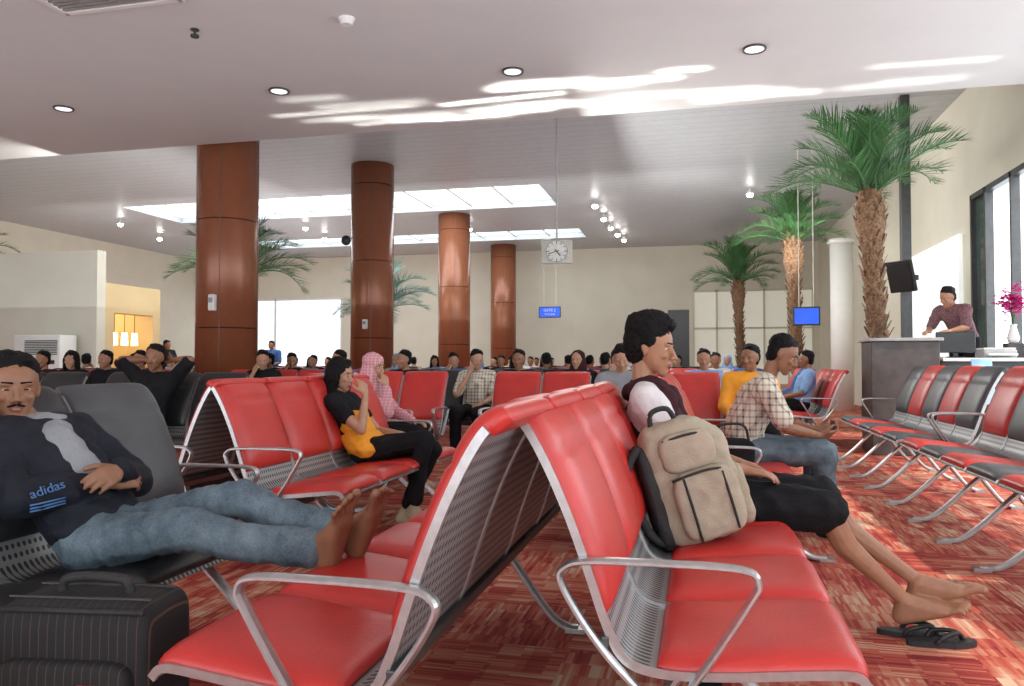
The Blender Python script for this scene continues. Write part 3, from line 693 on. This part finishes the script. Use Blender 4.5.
# --- long haired woman
J=dict(pel=(.0,0,.51),waist=(-.08,0,.63),chest=(-.17,0,.76),neck=(-.21,0,.88),head=(-.20,0,1.01),hf=(1,-.18,-.1),hs=.96,
 sh=[(-.19,-.15,.84),(-.19,.15,.84)],el=[(.04,-.19,.66),(.0,.18,.62)],wr=[(.03,-.10,.88),(.20,.06,.62)],
 hd=[(-.35,.2,.9),(.9,-.3,-.1)],hn=[(-.7,.4,.1),(0,0,-1)],curl=(.8,.5),
 hip=[(.0,-.085,.51),(.0,.085,.51)],kn=[(.44,-.08,.60),(.45,.06,.52)],an=[(.36,-.06,.14),(.24,.08,.09)],
 fd=[(.8,-.3,-.25),(1,0,0)],fu=[(0,0,1),(0,0,1)])
wr_,_=mk_person('long-haired woman in orange and black top leaning on her hand',(-2.2,4.95,0),J,SKINF,
 [('top',shirt_hulls(J,.97,.014,.25,True),BLACKC,.004,None,'black top'),
  ('orange_tunic',[E((-.05,0,.60),(.135,.17,.06))+E((.03,-.02,.53),(.16,.19,.085)),E((-.08,0,.66),(.125,.155,.05))+E((-.12,0,.76),(.11,.135,.03))],ORANGEC,.008,None,'bright orange tunic front and hem'),
  ('trousers',pants_hulls(J,.97,.012,.93,True),BLACKC,.005,None,'black trousers'),
  ('shoe',foot_hulls((.36,-.06,.14),(.8,-.3,-.25),(0,0,1),1,1.06,False),TANC,0,None,None),('shoe',foot_hulls((.24,.08,.09),(1,0,0),(0,0,1),-1,1.06,False),TANC,0,None,None)],'long',.97,fem=True,toes=False)
# --- headscarf woman
J=dict(pel=(.02,0,.51),waist=(.0,0,.65),chest=(-.03,0,.80),neck=(-.02,0,.93),head=(.02,0,1.06),hf=(1,-.25,-.1),hs=.98,
 sh=[(-.03,-.155,.88),(-.03,.155,.88)],el=[(.22,-.18,.68),(.15,.2,.66)],wr=[(.17,-.08,.90),(.36,.06,.60)],
 hd=[(-.3,.2,.9),(.9,-.3,-.1)],hn=[(-.7,.4,.1),(0,0,-1)],curl=(.8,.5),
 hip=[(.02,-.085,.51),(.02,.085,.51)],kn=[(.46,-.1,.52),(.46,.1,.52)],an=[(.42,-.1,.09),(.42,.1,.09)],fd=[(1,0,0),(1,0,0)],fu=[(0,0,1),(0,0,1)])
Rj=frame(J['hf']); hq=lambda x,y,z:V(J['head'])+Rj@V((x,y,z))
HJ=[E(hq(-.02,0,.05),(.10,.092,.088),Rj),E(hq(-.03,0,0),(.09,.09,.09),Rj)+E(hq(-.02,0,-.15),(.10,.13,.08),Rj),E(hq(.0,0,-.135),(.095,.10,.045),Rj)+E(hq(-.02,0,-.23),(.12,.17,.06),Rj)]
mk_person('woman in pink patterned headscarf resting her chin on her hand',(-2.76,6.3,0),J,SKINF,
 [('headscarf',HJ,PINKC,.004,None,'pink patterned headscarf'),('blouse',shirt_hulls(J,.97,.016,.95,True),PINKC,.005,None,'pink long-sleeved blouse'),
  ('trousers',pants_hulls(J,.97,.014,.95,True),BLACKC,.005,None,None)],None,.97,fem=True,toes=False)
# --- generic seated/standing variants
def pose(lean=-.12,hy=0,arm=0,hz=0,ht=0):
    hf=(math.cos(hy),math.sin(hy),hz)
    J=dict(pel=(0,0,.53),waist=(lean*.3,0,.68),chest=(lean*.75,0,.85),neck=(lean,0,.995),head=(lean+.03,0,1.135),hf=hf,
     sh=[(lean,-.18,.95),(lean,.18,.95)],el=[(lean+.10,-.235,.70),(lean+.10,.235,.70)],wr=[(.24,-.12,.62),(.24,.12,.62)],
     hd=[(.9,.3,-.1),(.9,-.3,-.1)],hn=[(0,.2,-1),(0,-.2,-1)],curl=(.6,.6),
     hip=[(0,-.09,.52),(0,.09,.52)],kn=[(.47,-.13,.52),(.47,.13,.52)],an=[(.44,-.14,.085),(.44,.14,.085)],fd=[(1,-.1,0),(1,.1,0)],fu=[(0,0,1),(0,0,1)])
    if arm==1: J['el'][0]=(.2,-.2,.72); J['wr'][0]=(.12,-.06,.98); J['hd'][0]=(-.4,.2,.9); J['hn'][0]=(-.8,.2,0)
    if arm==2:
        for i,sg in ((0,-1),(1,1)):
            J['el'][i]=(lean+.02,.36*sg,1.13); J['wr'][i]=(lean-.06,.13*sg,1.13); J['hd'][i]=(-.2,-.9*sg,0); J['hn'][i]=(-.9,0,.1)
    return J
def stand(hy=0,bend=0):
    b=bend
    return dict(pel=(0,0,.95),waist=(b*.2,0,1.10),chest=(b*.6,0,1.27-b*.1),neck=(b-.01,0,1.42-b*.25),head=(b+.04+.01,0,1.55-b*.3),hf=(math.cos(hy),math.sin(hy),-.1-b),
     sh=[(b*.9,-.185,1.38-b*.2),(b*.9,.185,1.38-b*.2)],el=[(b+.06,-.25,1.11),(b+.06,.25,1.11)],wr=[(.2+b,-.16,1.07),(.2+b,.16,1.07)],
     hd=[(.9,.3,-.1),(.9,-.3,-.1)],hn=[(0,.2,-1),(0,-.2,-1)],curl=(.6,.6),
     hip=[(0,-.09,.93),(0,.09,.93)],kn=[(.02,-.11,.50),(.02,.11,.50)],an=[(0,-.12,.085),(0,.12,.085)],fd=[(1,-.1,0),(1,.1,0)],fu=[(0,0,1),(0,0,1)])
def variant(J,hair='short',sleeve=.42,scarf=False):
    H,R=body_hulls(J,1,False)
    d=dict(body=blob('gbody',H,.009,1),shirt=blob('gshirt',shirt_hulls(J,1,.018,sleeve),.014,2,.006),trousers=blob('gpants',pants_hulls(J,1,.018,.95),.014,2,.006),
      J=J,R=R)
    if scarf:
        hq=lambda x,y,z:V(J['head'])+R@V((x,y,z))
        d['hair']=blob('gscarf',[E(hq(-.02,0,.05),(.10,.092,.088),R),E(hq(-.03,0,0),(.09,.09,.09),R)+E(hq(-.02,0,-.15),(.10,.13,.08),R),E(hq(.0,0,-.135),(.095,.10,.045),R)+E(hq(-.02,0,-.23),(.12,.17,.06),R)],.012,2)
    else: d['hair']=blob('ghair',hair_hulls(J['head'],R,1,hair),.009,1,.005,24)
    d['scarf']=scarf
    return d
VAR=[variant(pose(-.12,0)),variant(pose(-.02,.5,1,-.15)),variant(pose(-.14,-.5,0),'short',.95),variant(pose(-.08,.3,0),'long',.42),variant(pose(-.10,-.2,0),'short',.9,True),variant(pose(-.16,.2,2)),variant(pose(.06,.1,0,-.45),'short',.42)]
STAND=variant(stand(0.2)); STAND2=variant(stand(-.1,.24),'short',.42)
CM={'black':BLACKC,'blue':BLUEC,'light blue':LBLUEC,'red':REDC,'white':WHITEC,'grey':GREYC,'tan':TANC,'maroon':MAROON,'navy':NAVYC,'orange':ORANGEC,'plaid':PLAID,'patterned':SPOTW}
def gperson(v,x,y,z,rz,shirt,pants='black',skin=None,sc_='',lab=None,s=1):
    d=v
    kind=lab or ('person in %s shirt and %s trousers seated on bench'%(shirt,pants) if not d['scarf'] else 'person in %s headscarf and %s shirt on bench'%(sc_ or 'tan',shirt))
    r=root('person',kind,'person',(x,y,z),rz); r.scale=(s,s,s)
    obj('body',d['body'],r,skin or random.choice((SKIN,SKIN2,SKINF)))
    obj('shirt',d['shirt'],r,CM[shirt]); obj('trousers',d['trousers'],r,CM.get(pants,BLACKC) if pants!='denim' else DENIMD)
    obj('headscarf' if d['scarf'] else 'hair',d['hair'],r,CM[sc_ or 'tan'] if d['scarf'] else HAIRM)
    put_eyes(r,d['J']['head'],d['R'])
cols=['black','blue','maroon','white','grey','tan','maroon','navy','black','light blue','navy','black']
def on_bench(bx,by,rz,i,vi,shirt=None,pants=None,sc_=''):
    p=Matrix.Rotation(rz,3,'Z')@V((.19,(i+.5)*U,0))+V((bx,by,0))
    gperson(VAR[vi],p.x,p.y,-.005,rz,shirt or random.choice(cols),pants or random.choice(['black','denim','black','grey']),None,sc_ or random.choice(['tan','white','maroon','light blue']))
rows=[(-8.9,8.9,-1,4,'0305'),(-6.2,9.2,-1,4,'.1.2'),(-3.9,9.4,-1,4,'2..0'),(-1.7,9.6,-1,4,'41.0'),
      (-10.9,11.6,1,4,'0121'),(-8.3,11.9,-1,4,'3021'),(-5.6,12.2,-1,4,'04.1'),(-3.2,12.4,1,4,'2013'),(-1.0,12.9,-1,4,'1.02'),
      (-11.4,14.9,-1,4,'0.43'),(-9.1,15.0,-1,3,'120'),(-5.9,16.4,-1,4,'3140'),(-3.5,16.4,1,4,'0213'),(-1.2,16.6,-1,4,'.204'),
      (-11.8,20,-1,4,'1032'),(-9.4,20.2,1,4,'0.41'),(-5.6,20.3,-1,4,'2103'),(-3.2,20.3,-1,4,'4012'),(-.9,20.4,-1,4,'0.1.'),
      (-5.2,24.0,-1,4,'0132'),(-2.7,24.0,-1,4,'30.1')]
for x0,y,fc,n,occ in rows:
    if fc<0: bx,by,rz=x0,y,-PI/2
    else: bx,by,rz=x0+n*U,y,PI/2
    bench(bx,by,rz,n,random.choice((RED,RED,BLACKV)))
    for i,ch in enumerate(occ[:n]):
        if ch!='.': on_bench(bx,by,rz,i,int(ch))
on_bench(-3.9,9.4,-PI/2,2,1,'plaid','black')
gperson(VAR[6],-.70,7.36,0,-PI/2,'grey','black',lab='person in grey shirt seated with head bowed on red bench')
gperson(VAR[2],.45,7.36,0,-PI/2,'orange','black',SKIN2,lab='person in orange and black shirt sitting on red bench')
gperson(VAR[2],1.33,11.85,0,PI,'blue','black',SKIN2,lab='man in blue shirt sitting on a bench facing the aisle')
gperson(VAR[0],1.33,10.85+.5,0,PI,'light blue','black',SKIN2,lab='man in light blue shirt on a bench facing the aisle'); gperson(VAR[5],-4.8,6.0,0,-PI/2,'black','denim',SKIN2,lab='man in black shirt with hands clasped behind his head')
gperson(STAND,-10.98,18.6,0,-PI/2,'blue','black',SKIN2,lab='man in blue shirt standing between the seating rows')
gperson(STAND,-13.3,17.4,0,-.4,'black','denim',SKIN2,lab='man in black shirt standing beside the benches')
sbox('floor_podium',[span(2.8,3.9,10.85,12.6,0,.40)],WOODD)
gperson(STAND2,3.30,11.05,.40,-PI*.80,'patterned','black',SKIN,lab='counter clerk in patterned shirt leaning over the counter',s=1.03)
# ---------------------------------------------------------------- palms
def frond_mesh(name,L=1.2,droop=.55,rise=.35,seed=0,mat=LEAF,llen=.33):
    rnd=random.Random(seed); bm=bmesh.new(); P=[]
    n=24
    for i in range(n+1):
        t=i/n; P.append(V((L*(t-.12*t*t),rnd.uniform(-.004,.004),rise*math.sin(t*1.9)-droop*t**2.4)))
    tube(bm,P,[.014*(1-.8*i/n) for i in range(n+1)],5)
    m=44
    for k in range(m):
        t=.10+.90*k/(m-1); f=t*n; i=min(n-1,int(f)); p=P[i].lerp(P[i+1],f-i); d=(P[i+1]-P[i]).normalized()
        up=V((-d.z,0,d.x))
        ll=llen*(math.sin(math.pi*min(1,(t*.88+.12)))**.55)*rnd.uniform(.85,1.1)+.05
        for sg in (1,-1):
            dr=(d*.85+V((0,sg,0))*.62+up*rnd.uniform(.0,.40)).normalized()
            p1=p+dr*ll*.5; p2=p+dr*ll+V((0,0,-ll*rnd.uniform(-.02,.10)))
            wv=d*.010
            a=[bm.verts.new(q) for q in (p-wv*.6,p+wv*.6,p1+wv,p1-wv)]
            bm.faces.new(a); c=bm.verts.new(p2); bm.faces.new((a[3],a[2],c))
    return mesh_from_bm(name,bm,False,(mat,))
FR=[frond_mesh('frond_a',1.25,.20,.30,1),frond_mesh('frond_b',1.2,.36,.30,2),frond_mesh('frond_c',1.1,.08,.30,3)]
def trunk_mesh(h,r0,r1,lean,seed):
    rnd=random.Random(seed); bm=bmesh.new(); n=40; P=[];Rr=[]
    for i in range(n+1):
        t=i/n; P.append(V((lean*math.sin(t*1.5),lean*.3*t,h*t)))
        Rr.append((r0*(1-t)+r1*t)*(1+.08*math.sin(i*1.9))+ (.07*math.exp(-((t-.88)/.10)**2)))
    tube(bm,P,Rr,14)
    k=int(h*48)
    for j in range(k):
        t=(j+.5)/k; i=min(n-1,int(t*n)); p=P[i].lerp(P[i+1],t*n-i); a=j*2.4; r_=Rr[i]
        o=V((math.cos(a),math.sin(a),0)); s_=V((-o.y,o.x,0)); q=p+o*r_*.85
        w=.035+.02*rnd.random(); ln=.09+.06*rnd.random(); ot=.05+.05*rnd.random()
        vs=[bm.verts.new(q+x) for x in (-s_*w-V((0,0,.03)),s_*w-V((0,0,.03)),s_*w*.6+o*ot+V((0,0,ln)),-s_*w*.6+o*ot+V((0,0,ln)),o*.05+V((0,0,ln*.3)))]
        bm.faces.new((vs[0],vs[1],vs[4])); bm.faces.new((vs[1],vs[2],vs[4])); bm.faces.new((vs[2],vs[3],vs[4])); bm.faces.new((vs[3],vs[0],vs[4]))
    return mesh_from_bm('trunk',bm,False,(BARK,)),P[-1]
def palm(x,y,h,s,seed,lab,mat=LEAF,nf=28,lean=.1,potz=.5,lo=.15,hi=-1.35):
    rnd=random.Random(seed)
    r=root('potted_palm',lab,'palm tree',(x,y,0),rnd.random()*6 if lean==0 else 0,'artificial palms')
    me,top=trunk_mesh(h-.3,.11,.13,lean,seed); obj('trunk',me,r,loc=(0,0,.3))
    obj('planter',cylmesh('planter',[((0,0,0),(0,0,potz),.26,.34)],28,WOODD,True),r); obj('soil',cylmesh('soil',[((0,0,potz-.03),(0,0,potz+.02),.30)],24,SOIL),r)
    top=top+V((0,0,.3))
    for k in range(nf):
        a=k*2.399+rnd.uniform(-.15,.15); q=k/nf
        pitch=hi+(lo-hi)*(q**.85)+rnd.uniform(-.1,.1)
        o=obj('frond',FR[k%3 if q>.25 else 2],r,mat,top+V((0,0,.04-.16*q)))
        o.rotation_euler=(0,pitch,a); ss=s*rnd.uniform(.88,1.08)*(.85 if q<.2 else 1); o.scale=(ss,ss,ss)
    return r
palm(2.50,11.65,3.48,1.22,11,'tall artificial palm with shaggy brown trunk behind the counter',nf=34,lean=-.20,lo=.12)
palm(2.05,17.4,3.75,1.10,12,'artificial palm with shaggy trunk standing by the window wall',nf=32,lean=-.12,lo=.15)
palm(1.25,24.6,3.6,1.35,13,'artificial palm standing in front of the end wall',nf=32,lean=-.1,lo=.2)
palm(-8.75,13.6,2.9,1.25,14,'artificial palm spreading behind the brown column',nf=36,lean=.05,lo=.30)
palm(-7.5,17.6,2.5,1.20,15,'blue-green artificial palm beside the second column',LEAF2,nf=32,lean=.05,lo=.30)
palm(-18.3,16.2,3.95,.95,16,'artificial palm near the cream side wall',nf=22)
# ---------------------------------------------------------------- counter zone
r=root('service_counter','tall dark service counter with grey top','counter',(0,0,0))
obj('counter_body',boxes('cb',[span(2.0,2.75,10.1,10.7,0,1.36)],.01,WOODD),r)
obj('counter_top',boxes('ct',[span(1.97,2.78,10.05,10.75,1.36,1.40)],.008,GREYP),r)
r=root('service_desk','long dark desk with light grey worktop','desk',(0,0,0))
obj('desk_body',boxes('cb',[span(2.78,3.9,10.2,10.75,0,1.12)],.01,BLACKP),r)
obj('worktop',boxes('ct',[span(2.78,3.92,10.1,10.8,1.12,1.16)],.008,WHITE),r)
def monitor(x,y,z,rz,w=.42,lab='black flat computer monitor on the desk',scr=BLACKP):
    r=root('computer_monitor',lab,'monitor',(x,y,z),rz)
    obj('casing',boxes('c',[((0,0,.19),(w,.04,w*.6))],.008,BLACKP),r); obj('screen',boxes('s',[((0,-.022,.19),(w*.92,.004,w*.52))],0,scr),r)
    obj('stand',boxes('st',[((0,.02,.05),(.05,.03,.10)),((0,.01,.008),(.2,.15,.016))],.004,BLACKP),r)
monitor(3.0,10.4,1.16,-.2); 
r=root('printer','grey office printer on the desk','printer',(3.45,10.45,1.16))
obj('housing',boxes('h',[((0,0,.05),(.36,.32,.10))],.02,GREYP,3),r); obj('paper_tray',boxes('t',[((0,-.2,.04),(.3,.12,.02))],.004,WHITE),r); obj('lid',boxes('l',[((0,0,.11),(.34,.28,.02))],.008,WHITE),r)
r=root('flower_vase','white vase of magenta orchids on the counter','flower vase',(3.70,10.62,1.34))
bm=bmesh.new()
pf=[(.0,0),(.05,0),(.07,.06),(.05,.14),(.035,.2),(.045,.23)]
rs=[[bm.verts.new((max(.001,a)*math.cos(k*PI/8),max(.001,a)*math.sin(k*PI/8),z)) for k in range(16)] for a,z in pf]
for a,b in zip(rs,rs[1:]):
    for k in range(16): bm.faces.new((a[k],a[(k+1)%16],b[(k+1)%16],b[k]))
obj('vase',mesh_from_bm('v',bm,True,(WHITE,)),r)
obj('vase_stand',boxes('vs',[((0,0,-.09),(.18,.18,.18))],.01,WOODD),r)
bm=bmesh.new(); rnd=random.Random(3)
for k in range(200):
    p=V((rnd.gauss(0,.075),rnd.gauss(0,.075),.50+rnd.gauss(0,.085)))
    for q in range(5):
        a=q*1.257+rnd.random(); u=V((math.cos(a),math.sin(a)*.8,rnd.uniform(-.5,.5))).normalized()*.045; w=u.cross(V((0,0,1))).normalized()*.022
        vs=[bm.verts.new(p+x) for x in (V((0,0,0)),u*.6+w,u,u*.6-w)]; bm.faces.new(vs)
obj('blossoms',mesh_from_bm('bl',bm,False,(FLOW,)),r)
bm=bmesh.new()
for k in range(7):
    a=k*.9; tube(bm,[(0,0,.18),(.02*math.cos(a),.02*math.sin(a),.35),(.07*math.cos(a),.07*math.sin(a),.52)],.004,5)
obj('stems',mesh_from_bm('stm',bm,False,(LEAF,)),r)
r=root('steel_post','slim dark steel post rising to the ceiling','post',(3.15,13.3,0)); obj('post_shaft',boxes('p',[((0,0,ZU/2),(.14,.14,ZU))],.01,DARKM),r); obj('base_plate',boxes('bp',[((0,0,.01),(.3,.3,.02))],.003,DARKM),r)
r=root('television','black wall-mounted television tilted downwards','television',(3.0,12.95,2.42),math.radians(-50))
RT=Matrix.Rotation(math.radians(16),3,'X')
bm=bmesh.new(); addbox(bm,(0,0,0),(.42,.06,.48),RT); obj('casing',mesh_from_bm('c',bm,False,(BLACKP,)),r)
bm=bmesh.new(); addbox(bm,RT@V((0,-.033,0)),(.37,.008,.42),RT); obj('screen',mesh_from_bm('c',bm,False,(BLACKP,)),r); obj('bracket',boxes('b',[((0,.18,0),(.08,.35,.08))],.005,DARKM),r)
r=root('white_column','plain round white column','column',(3.25,19.6,0)); obj('shaft',cylmesh('s',[((0,0,0),(0,0,3.9),.25)],32,WHITE,True),r); obj('capital',cylmesh('c',[((0,0,3.9),(0,0,4.0),.30)],32,WHITE,True),r)
r=root('notice_board','light blue board leaning on a black stand','board',(2.98,9.4,0))
R1=Matrix.Rotation(math.radians(-14),3,'X')
bm=bmesh.new(); addbox(bm,(0,0,.90),(.20,.02,.50),R1); obj('panel',mesh_from_bm('p',bm,False,(LBP,)),r)
obj('stand',boxes('s',[((-.08,.03,.35),(.02,.02,.7)),((.08,.03,.35),(.02,.02,.7)),((0,.03,.01),(.26,.3,.02))],0,BLACKP),r)
def sign(x,y,z,w,h,lab,lines):
    r=root('information_screen',lab,'screen',(x,y,z)); obj('casing',boxes('c',[((0,0,0),(w+.06,.08,h+.06))],.01,BLACKP),r)
    obj('display',boxes('d',[((0,-.045,0),(w,.01,h))],0,SCREEN),r)
    obj('hanger',boxes('h',[((-w*.3,0,(h/2+(ZU-z))/2),(.015,.015,ZU-z-h/2)),((w*.3,0,(h/2+(ZU-z))/2),(.015,.015,ZU-z-h/2))],0,WALLB),r)
    for i,(t,sz,dz) in enumerate(lines): text(t,sz,r,WHITE,(0,-.052,dz),face_frame((0,-1,0),(1,0,0)),.002)
sign(-5.0,26.4,2.85,.70,.32,'small blue lit gate sign with white lettering',[('GATE 2',.13,.06),('TO PLANE',.08,-.08)])
sign(2.0,15.9,2.0,.44,.30,'blue flight information screen',[])
r=root('air_conditioner','white floor-standing air conditioner with slotted grille','air conditioner',(-13.3,13.6,0))
obj('cabinet',boxes('c',[((0,0,.84),(1.15,.45,1.68))],.02,WHITE,3),r)
obj('grille',boxes('g',[((.12,-.235,1.28+k*.035),(.80,.02,.016)) for k in range(9)],0,DARKM),r)
obj('intake',boxes('i',[((0,-.235,.25+k*.05),(.9,.02,.02)) for k in range(15)],0,GREYP),r)
obj('control_panel',boxes('cp',[((.35,-.232,1.12),(.2,.02,.08))],.004,BLACKP),r)
# ---------------------------------------------------------------- backpack
def rb(c,s,e=.35,R=None):
    pts=[]
    for p in ICO3:
        f=lambda a:math.copysign(abs(a)**e,a)
        q=V((f(p.x)*s[0],f(p.y)*s[1],f(p.z)*s[2])); pts.append((R@q if R else q)+V(c))
    return pts
r=root('backpack','beige canvas backpack with black trim leaning on the bench','backpack',(.03,3.0,.455),0)
r.rotation_euler=(0,math.radians(-17),math.radians(14))
obj('main_compartment',blob('mc',[rb((0,0,.21),(.162,.095,.21),.42)+rb((-.02,0,.36),(.13,.080,.10),.6)],.007,3,.005,12,mat=KHAKI),r)
obj('front_pocket',blob('fp',[rb((.02,-.105,.15),(.115,.034,.125),.42)],.006,2,.004,14,mat=KHAKI),r)
obj('upper_pocket',blob('up',[rb((0,-.088,.345),(.10,.026,.070),.5)],.006,2,.004,14,mat=KHAKI),r)
obj('side_pocket',blob('sp',[rb((.155,.0,.13),(.030,.070,.115),.5)],.006,2,.004,14,mat=KHAKI),r)
obj('back_panel',blob('bk',[rb((-.155,.01,.2),(.03,.1,.2),.5)],.008,3,mat=STRAP),r,label='black padded edge panel')
bm=bmesh.new()
tube(bm,catmull([(-.165,-.06,.40),(-.225,-.07,.33),(-.235,-.07,.2),(-.205,-.06,.08),(-.16,-.05,.03)],5),.016,8)
obj('shoulder_strap',mesh_from_bm('ss',bm,True,(STRAP,)),r)
bm=bmesh.new(); tube(bm,catmull([(-.09,0,.445),(-.07,-.0,.50),(-.01,0,.50),(.01,0,.445)],5),.010,8); obj('handle',mesh_from_bm('hd',bm,True,(STRAP,)),r)
for pth in ([(-.09,-.126,.26),(-.03,-.138,.268),(.05,-.138,.268),(.12,-.122,.25)],[(-.08,-.100,.40),(0,-.113,.405),(.08,-.098,.395)],[(-.05,-.138,.03),(-.05,-.144,.14),(-.05,-.136,.26)],[(.09,-.137,.04),(.09,-.143,.14),(.09,-.135,.25)]):
    bm=bmesh.new(); tube(bm,catmull(pth,5),.005,6); obj('zip',mesh_from_bm('zp',bm,True,(STRAP,)),r)
# suitcase
r=root('suitcase','black pinstriped soft carry-on suitcase with top handle','suitcase',(-1.46,1.66,.02),math.radians(8))
obj('suitcase_body',blob('sb',[rb((0,0,.265),(.20,.115,.25),.22)],.009,3,mat=PIN),r)
obj('front_pocket',blob('sf',[rb((0,-.12,.22),(.17,.028,.17),.25)],.008,3,mat=PIN),r)
for z,y in ((.03,-.118),(.50,-.112)):
    bm=bmesh.new(); tube(bm,[(-.19,y,z),(.19,y,z)],.007,6); obj('piping',mesh_from_bm('pp',bm,True,(STRAP,)),r)
bm=bmesh.new(); tube(bm,catmull([(-.09,0,.505),(-.07,0,.545),(.07,0,.545),(.09,0,.505)],5),.013,8); obj('handle',mesh_from_bm('hd',bm,True,(STRAP,)),r)
obj('zip',boxes('z',[((0,-.062,.516),(.36,.006,.004))],0,DARKM),r)
obj('zip',boxes('z',[((0,.05,.516),(.36,.006,.004))],0,DARKM),r)
for sx in (-.14,.14):
    bm=bmesh.new(); cyl(bm,(sx-.02,.08,.015),(sx+.02,.08,.015),.035,seg=16); obj('wheel',mesh_from_bm('wh',bm,False,(RUB,)),r)
bm=bmesh.new(); addbox(bm,(.08,-.153,.34),(.05,.004,.012)); obj('red_tag',mesh_from_bm('rt',bm,False,(REDP,)),r)
def flipflop(x,y,rz,lab):
    r=root('flip_flop',lab,'sandal',(x,y,0),rz,'pair of black flip-flops')
    bm=bmesh.new(); n=28; lo=[];hi=[]
    for k in range(n):
        a=2*PI*k/n; cx=math.cos(a)*.135; w=.050 if cx>0 else .038; cyy=math.sin(a)*w
        lo.append(bm.verts.new((cx,cyy,.001))); hi.append(bm.verts.new((cx,cyy,.022)))
    bm.faces.new(lo[::-1]); bm.faces.new(hi)
    for k in range(n): bm.faces.new((lo[k],lo[(k+1)%n],hi[(k+1)%n],hi[k]))
    obj('sole',mesh_from_bm('so',bm,False,(RUB,)),r)
    bm=bmesh.new(); tube(bm,catmull([(.085,0,.02),(.06,.01,.05),(-.01,.043,.045),(-.04,.04,.018)],4),.009,6); tube(bm,catmull([(.085,0,.02),(.06,-.01,.05),(-.01,-.043,.045),(-.04,-.04,.018)],4),.009,6)
    obj('strap',mesh_from_bm('st',bm,True,(RUB,)),r)
flipflop(.83,3.46,math.radians(-5),'black rubber flip-flop on the carpet under bare feet')
flipflop(.91,3.38,math.radians(12),'black rubber flip-flop on the carpet under bare feet')
r=root('shoulder_bag','small dark shoulder bag resting beside the man in plaid','bag',(.18,5.05,.455),.2)
obj('bag_body',blob('bb',[rb((0,0,.09),(.15,.06,.09),.5)],.009,3,.004,mat=BLACKC),r); bm=bmesh.new(); tube(bm,catmull([(-.12,0,.15),(-.08,0,.25),(.08,0,.26),(.12,0,.15)],5),.009,6); obj('bag_strap',mesh_from_bm('bs',bm,True,(STRAP,)),r)
# ---------------------------------------------------------------- light
w=bpy.data.worlds.new('World'); sc.world=w; w.use_nodes=True
bg=w.node_tree.nodes['Background']; bg.inputs[0].default_value=(.86,.94,1,1); bg.inputs[1].default_value=3.5
def area(name,loc,rot,sx,sy,e,col=(1,1,1),spread=180):
    l=bpy.data.lights.new(name,'AREA'); l.shape='RECTANGLE'; l.size=sx; l.size_y=sy; l.energy=e; l.color=col; l.spread=math.radians(spread)
    o=bpy.data.objects.new(name,l); COL.objects.link(o); o.location=loc; o.rotation_euler=rot; return o
rnd=random.Random(5)
for k in range(26):  # added thin lamps aimed upward, imitating sun glints on the plaster ceiling
    x=rnd.uniform(-4.6,2.6); y=rnd.uniform(8.5,9.75); sx=rnd.uniform(.5,2.0); br=1.5*math.exp(-((x+1.2)/2.3)**2)+.35
    area('ceiling_glint_fill',(x,y,3.35),(math.radians(180),0,math.radians(rnd.uniform(-4,4))),sx,rnd.uniform(.02,.06),.80*br*sx,(1,.97,.9),rnd.uniform(14,26))
CW=(.88,.96,1)
area('hall_bounce_fill',(-8,19,2.3),(math.pi,0,0),20,15,300,CW)  # added fill in mid-air, stands in for light bounced onto the hall ceiling
area('front_bounce_fill',(-6,3,2.5),(math.pi,0,0),18,11,130,CW)  # same kind of added bounce fill under the lower front ceiling
area('end_wall_fill',(-7,17,3.6),(math.radians(90),0,0),20,1.2,210,(1,.98,.92))  # added fill brightening the end wall, no fixture there
area('window_wall_fill',(-1.5,14,3.4),(math.radians(90),0,math.radians(-90)),9,1.2,260,(1,.98,.93))  # added fill facing the window wall to lift its brightness
area('side_wall_fill',(-9.5,14,3.6),(math.radians(90),0,math.radians(90)),9,1.2,150,(1,.98,.93))  # added fill towards the left side wall, not a room lamp
area('skylight_daylight',(-9.4,19.15,5.48),(0,0,0),11.2,2.3,260,CW)
area('skylight_daylight',(-9.4,24.95,5.48),(0,0,0),11.2,1.5,150,CW)
p=bpy.data.lights.new('kiosk_lamp','POINT'); p.energy=30; p.color=(1,.78,.45); p.shadow_soft_size=.15
po=bpy.data.objects.new('kiosk_lamp',p); COL.objects.link(po); po.location=(-13.5,15.1,2.2)
sun=bpy.data.lights.new('sun','SUN'); sun.energy=4.0; sun.angle=math.radians(2); sun.color=(1,.95,.87)
so=bpy.data.objects.new('sun',sun); COL.objects.link(so); so.rotation_euler=V((-.60,.35,-.72)).to_track_quat('-Z','Y').to_euler()
print('objects',len(bpy.data.objects))
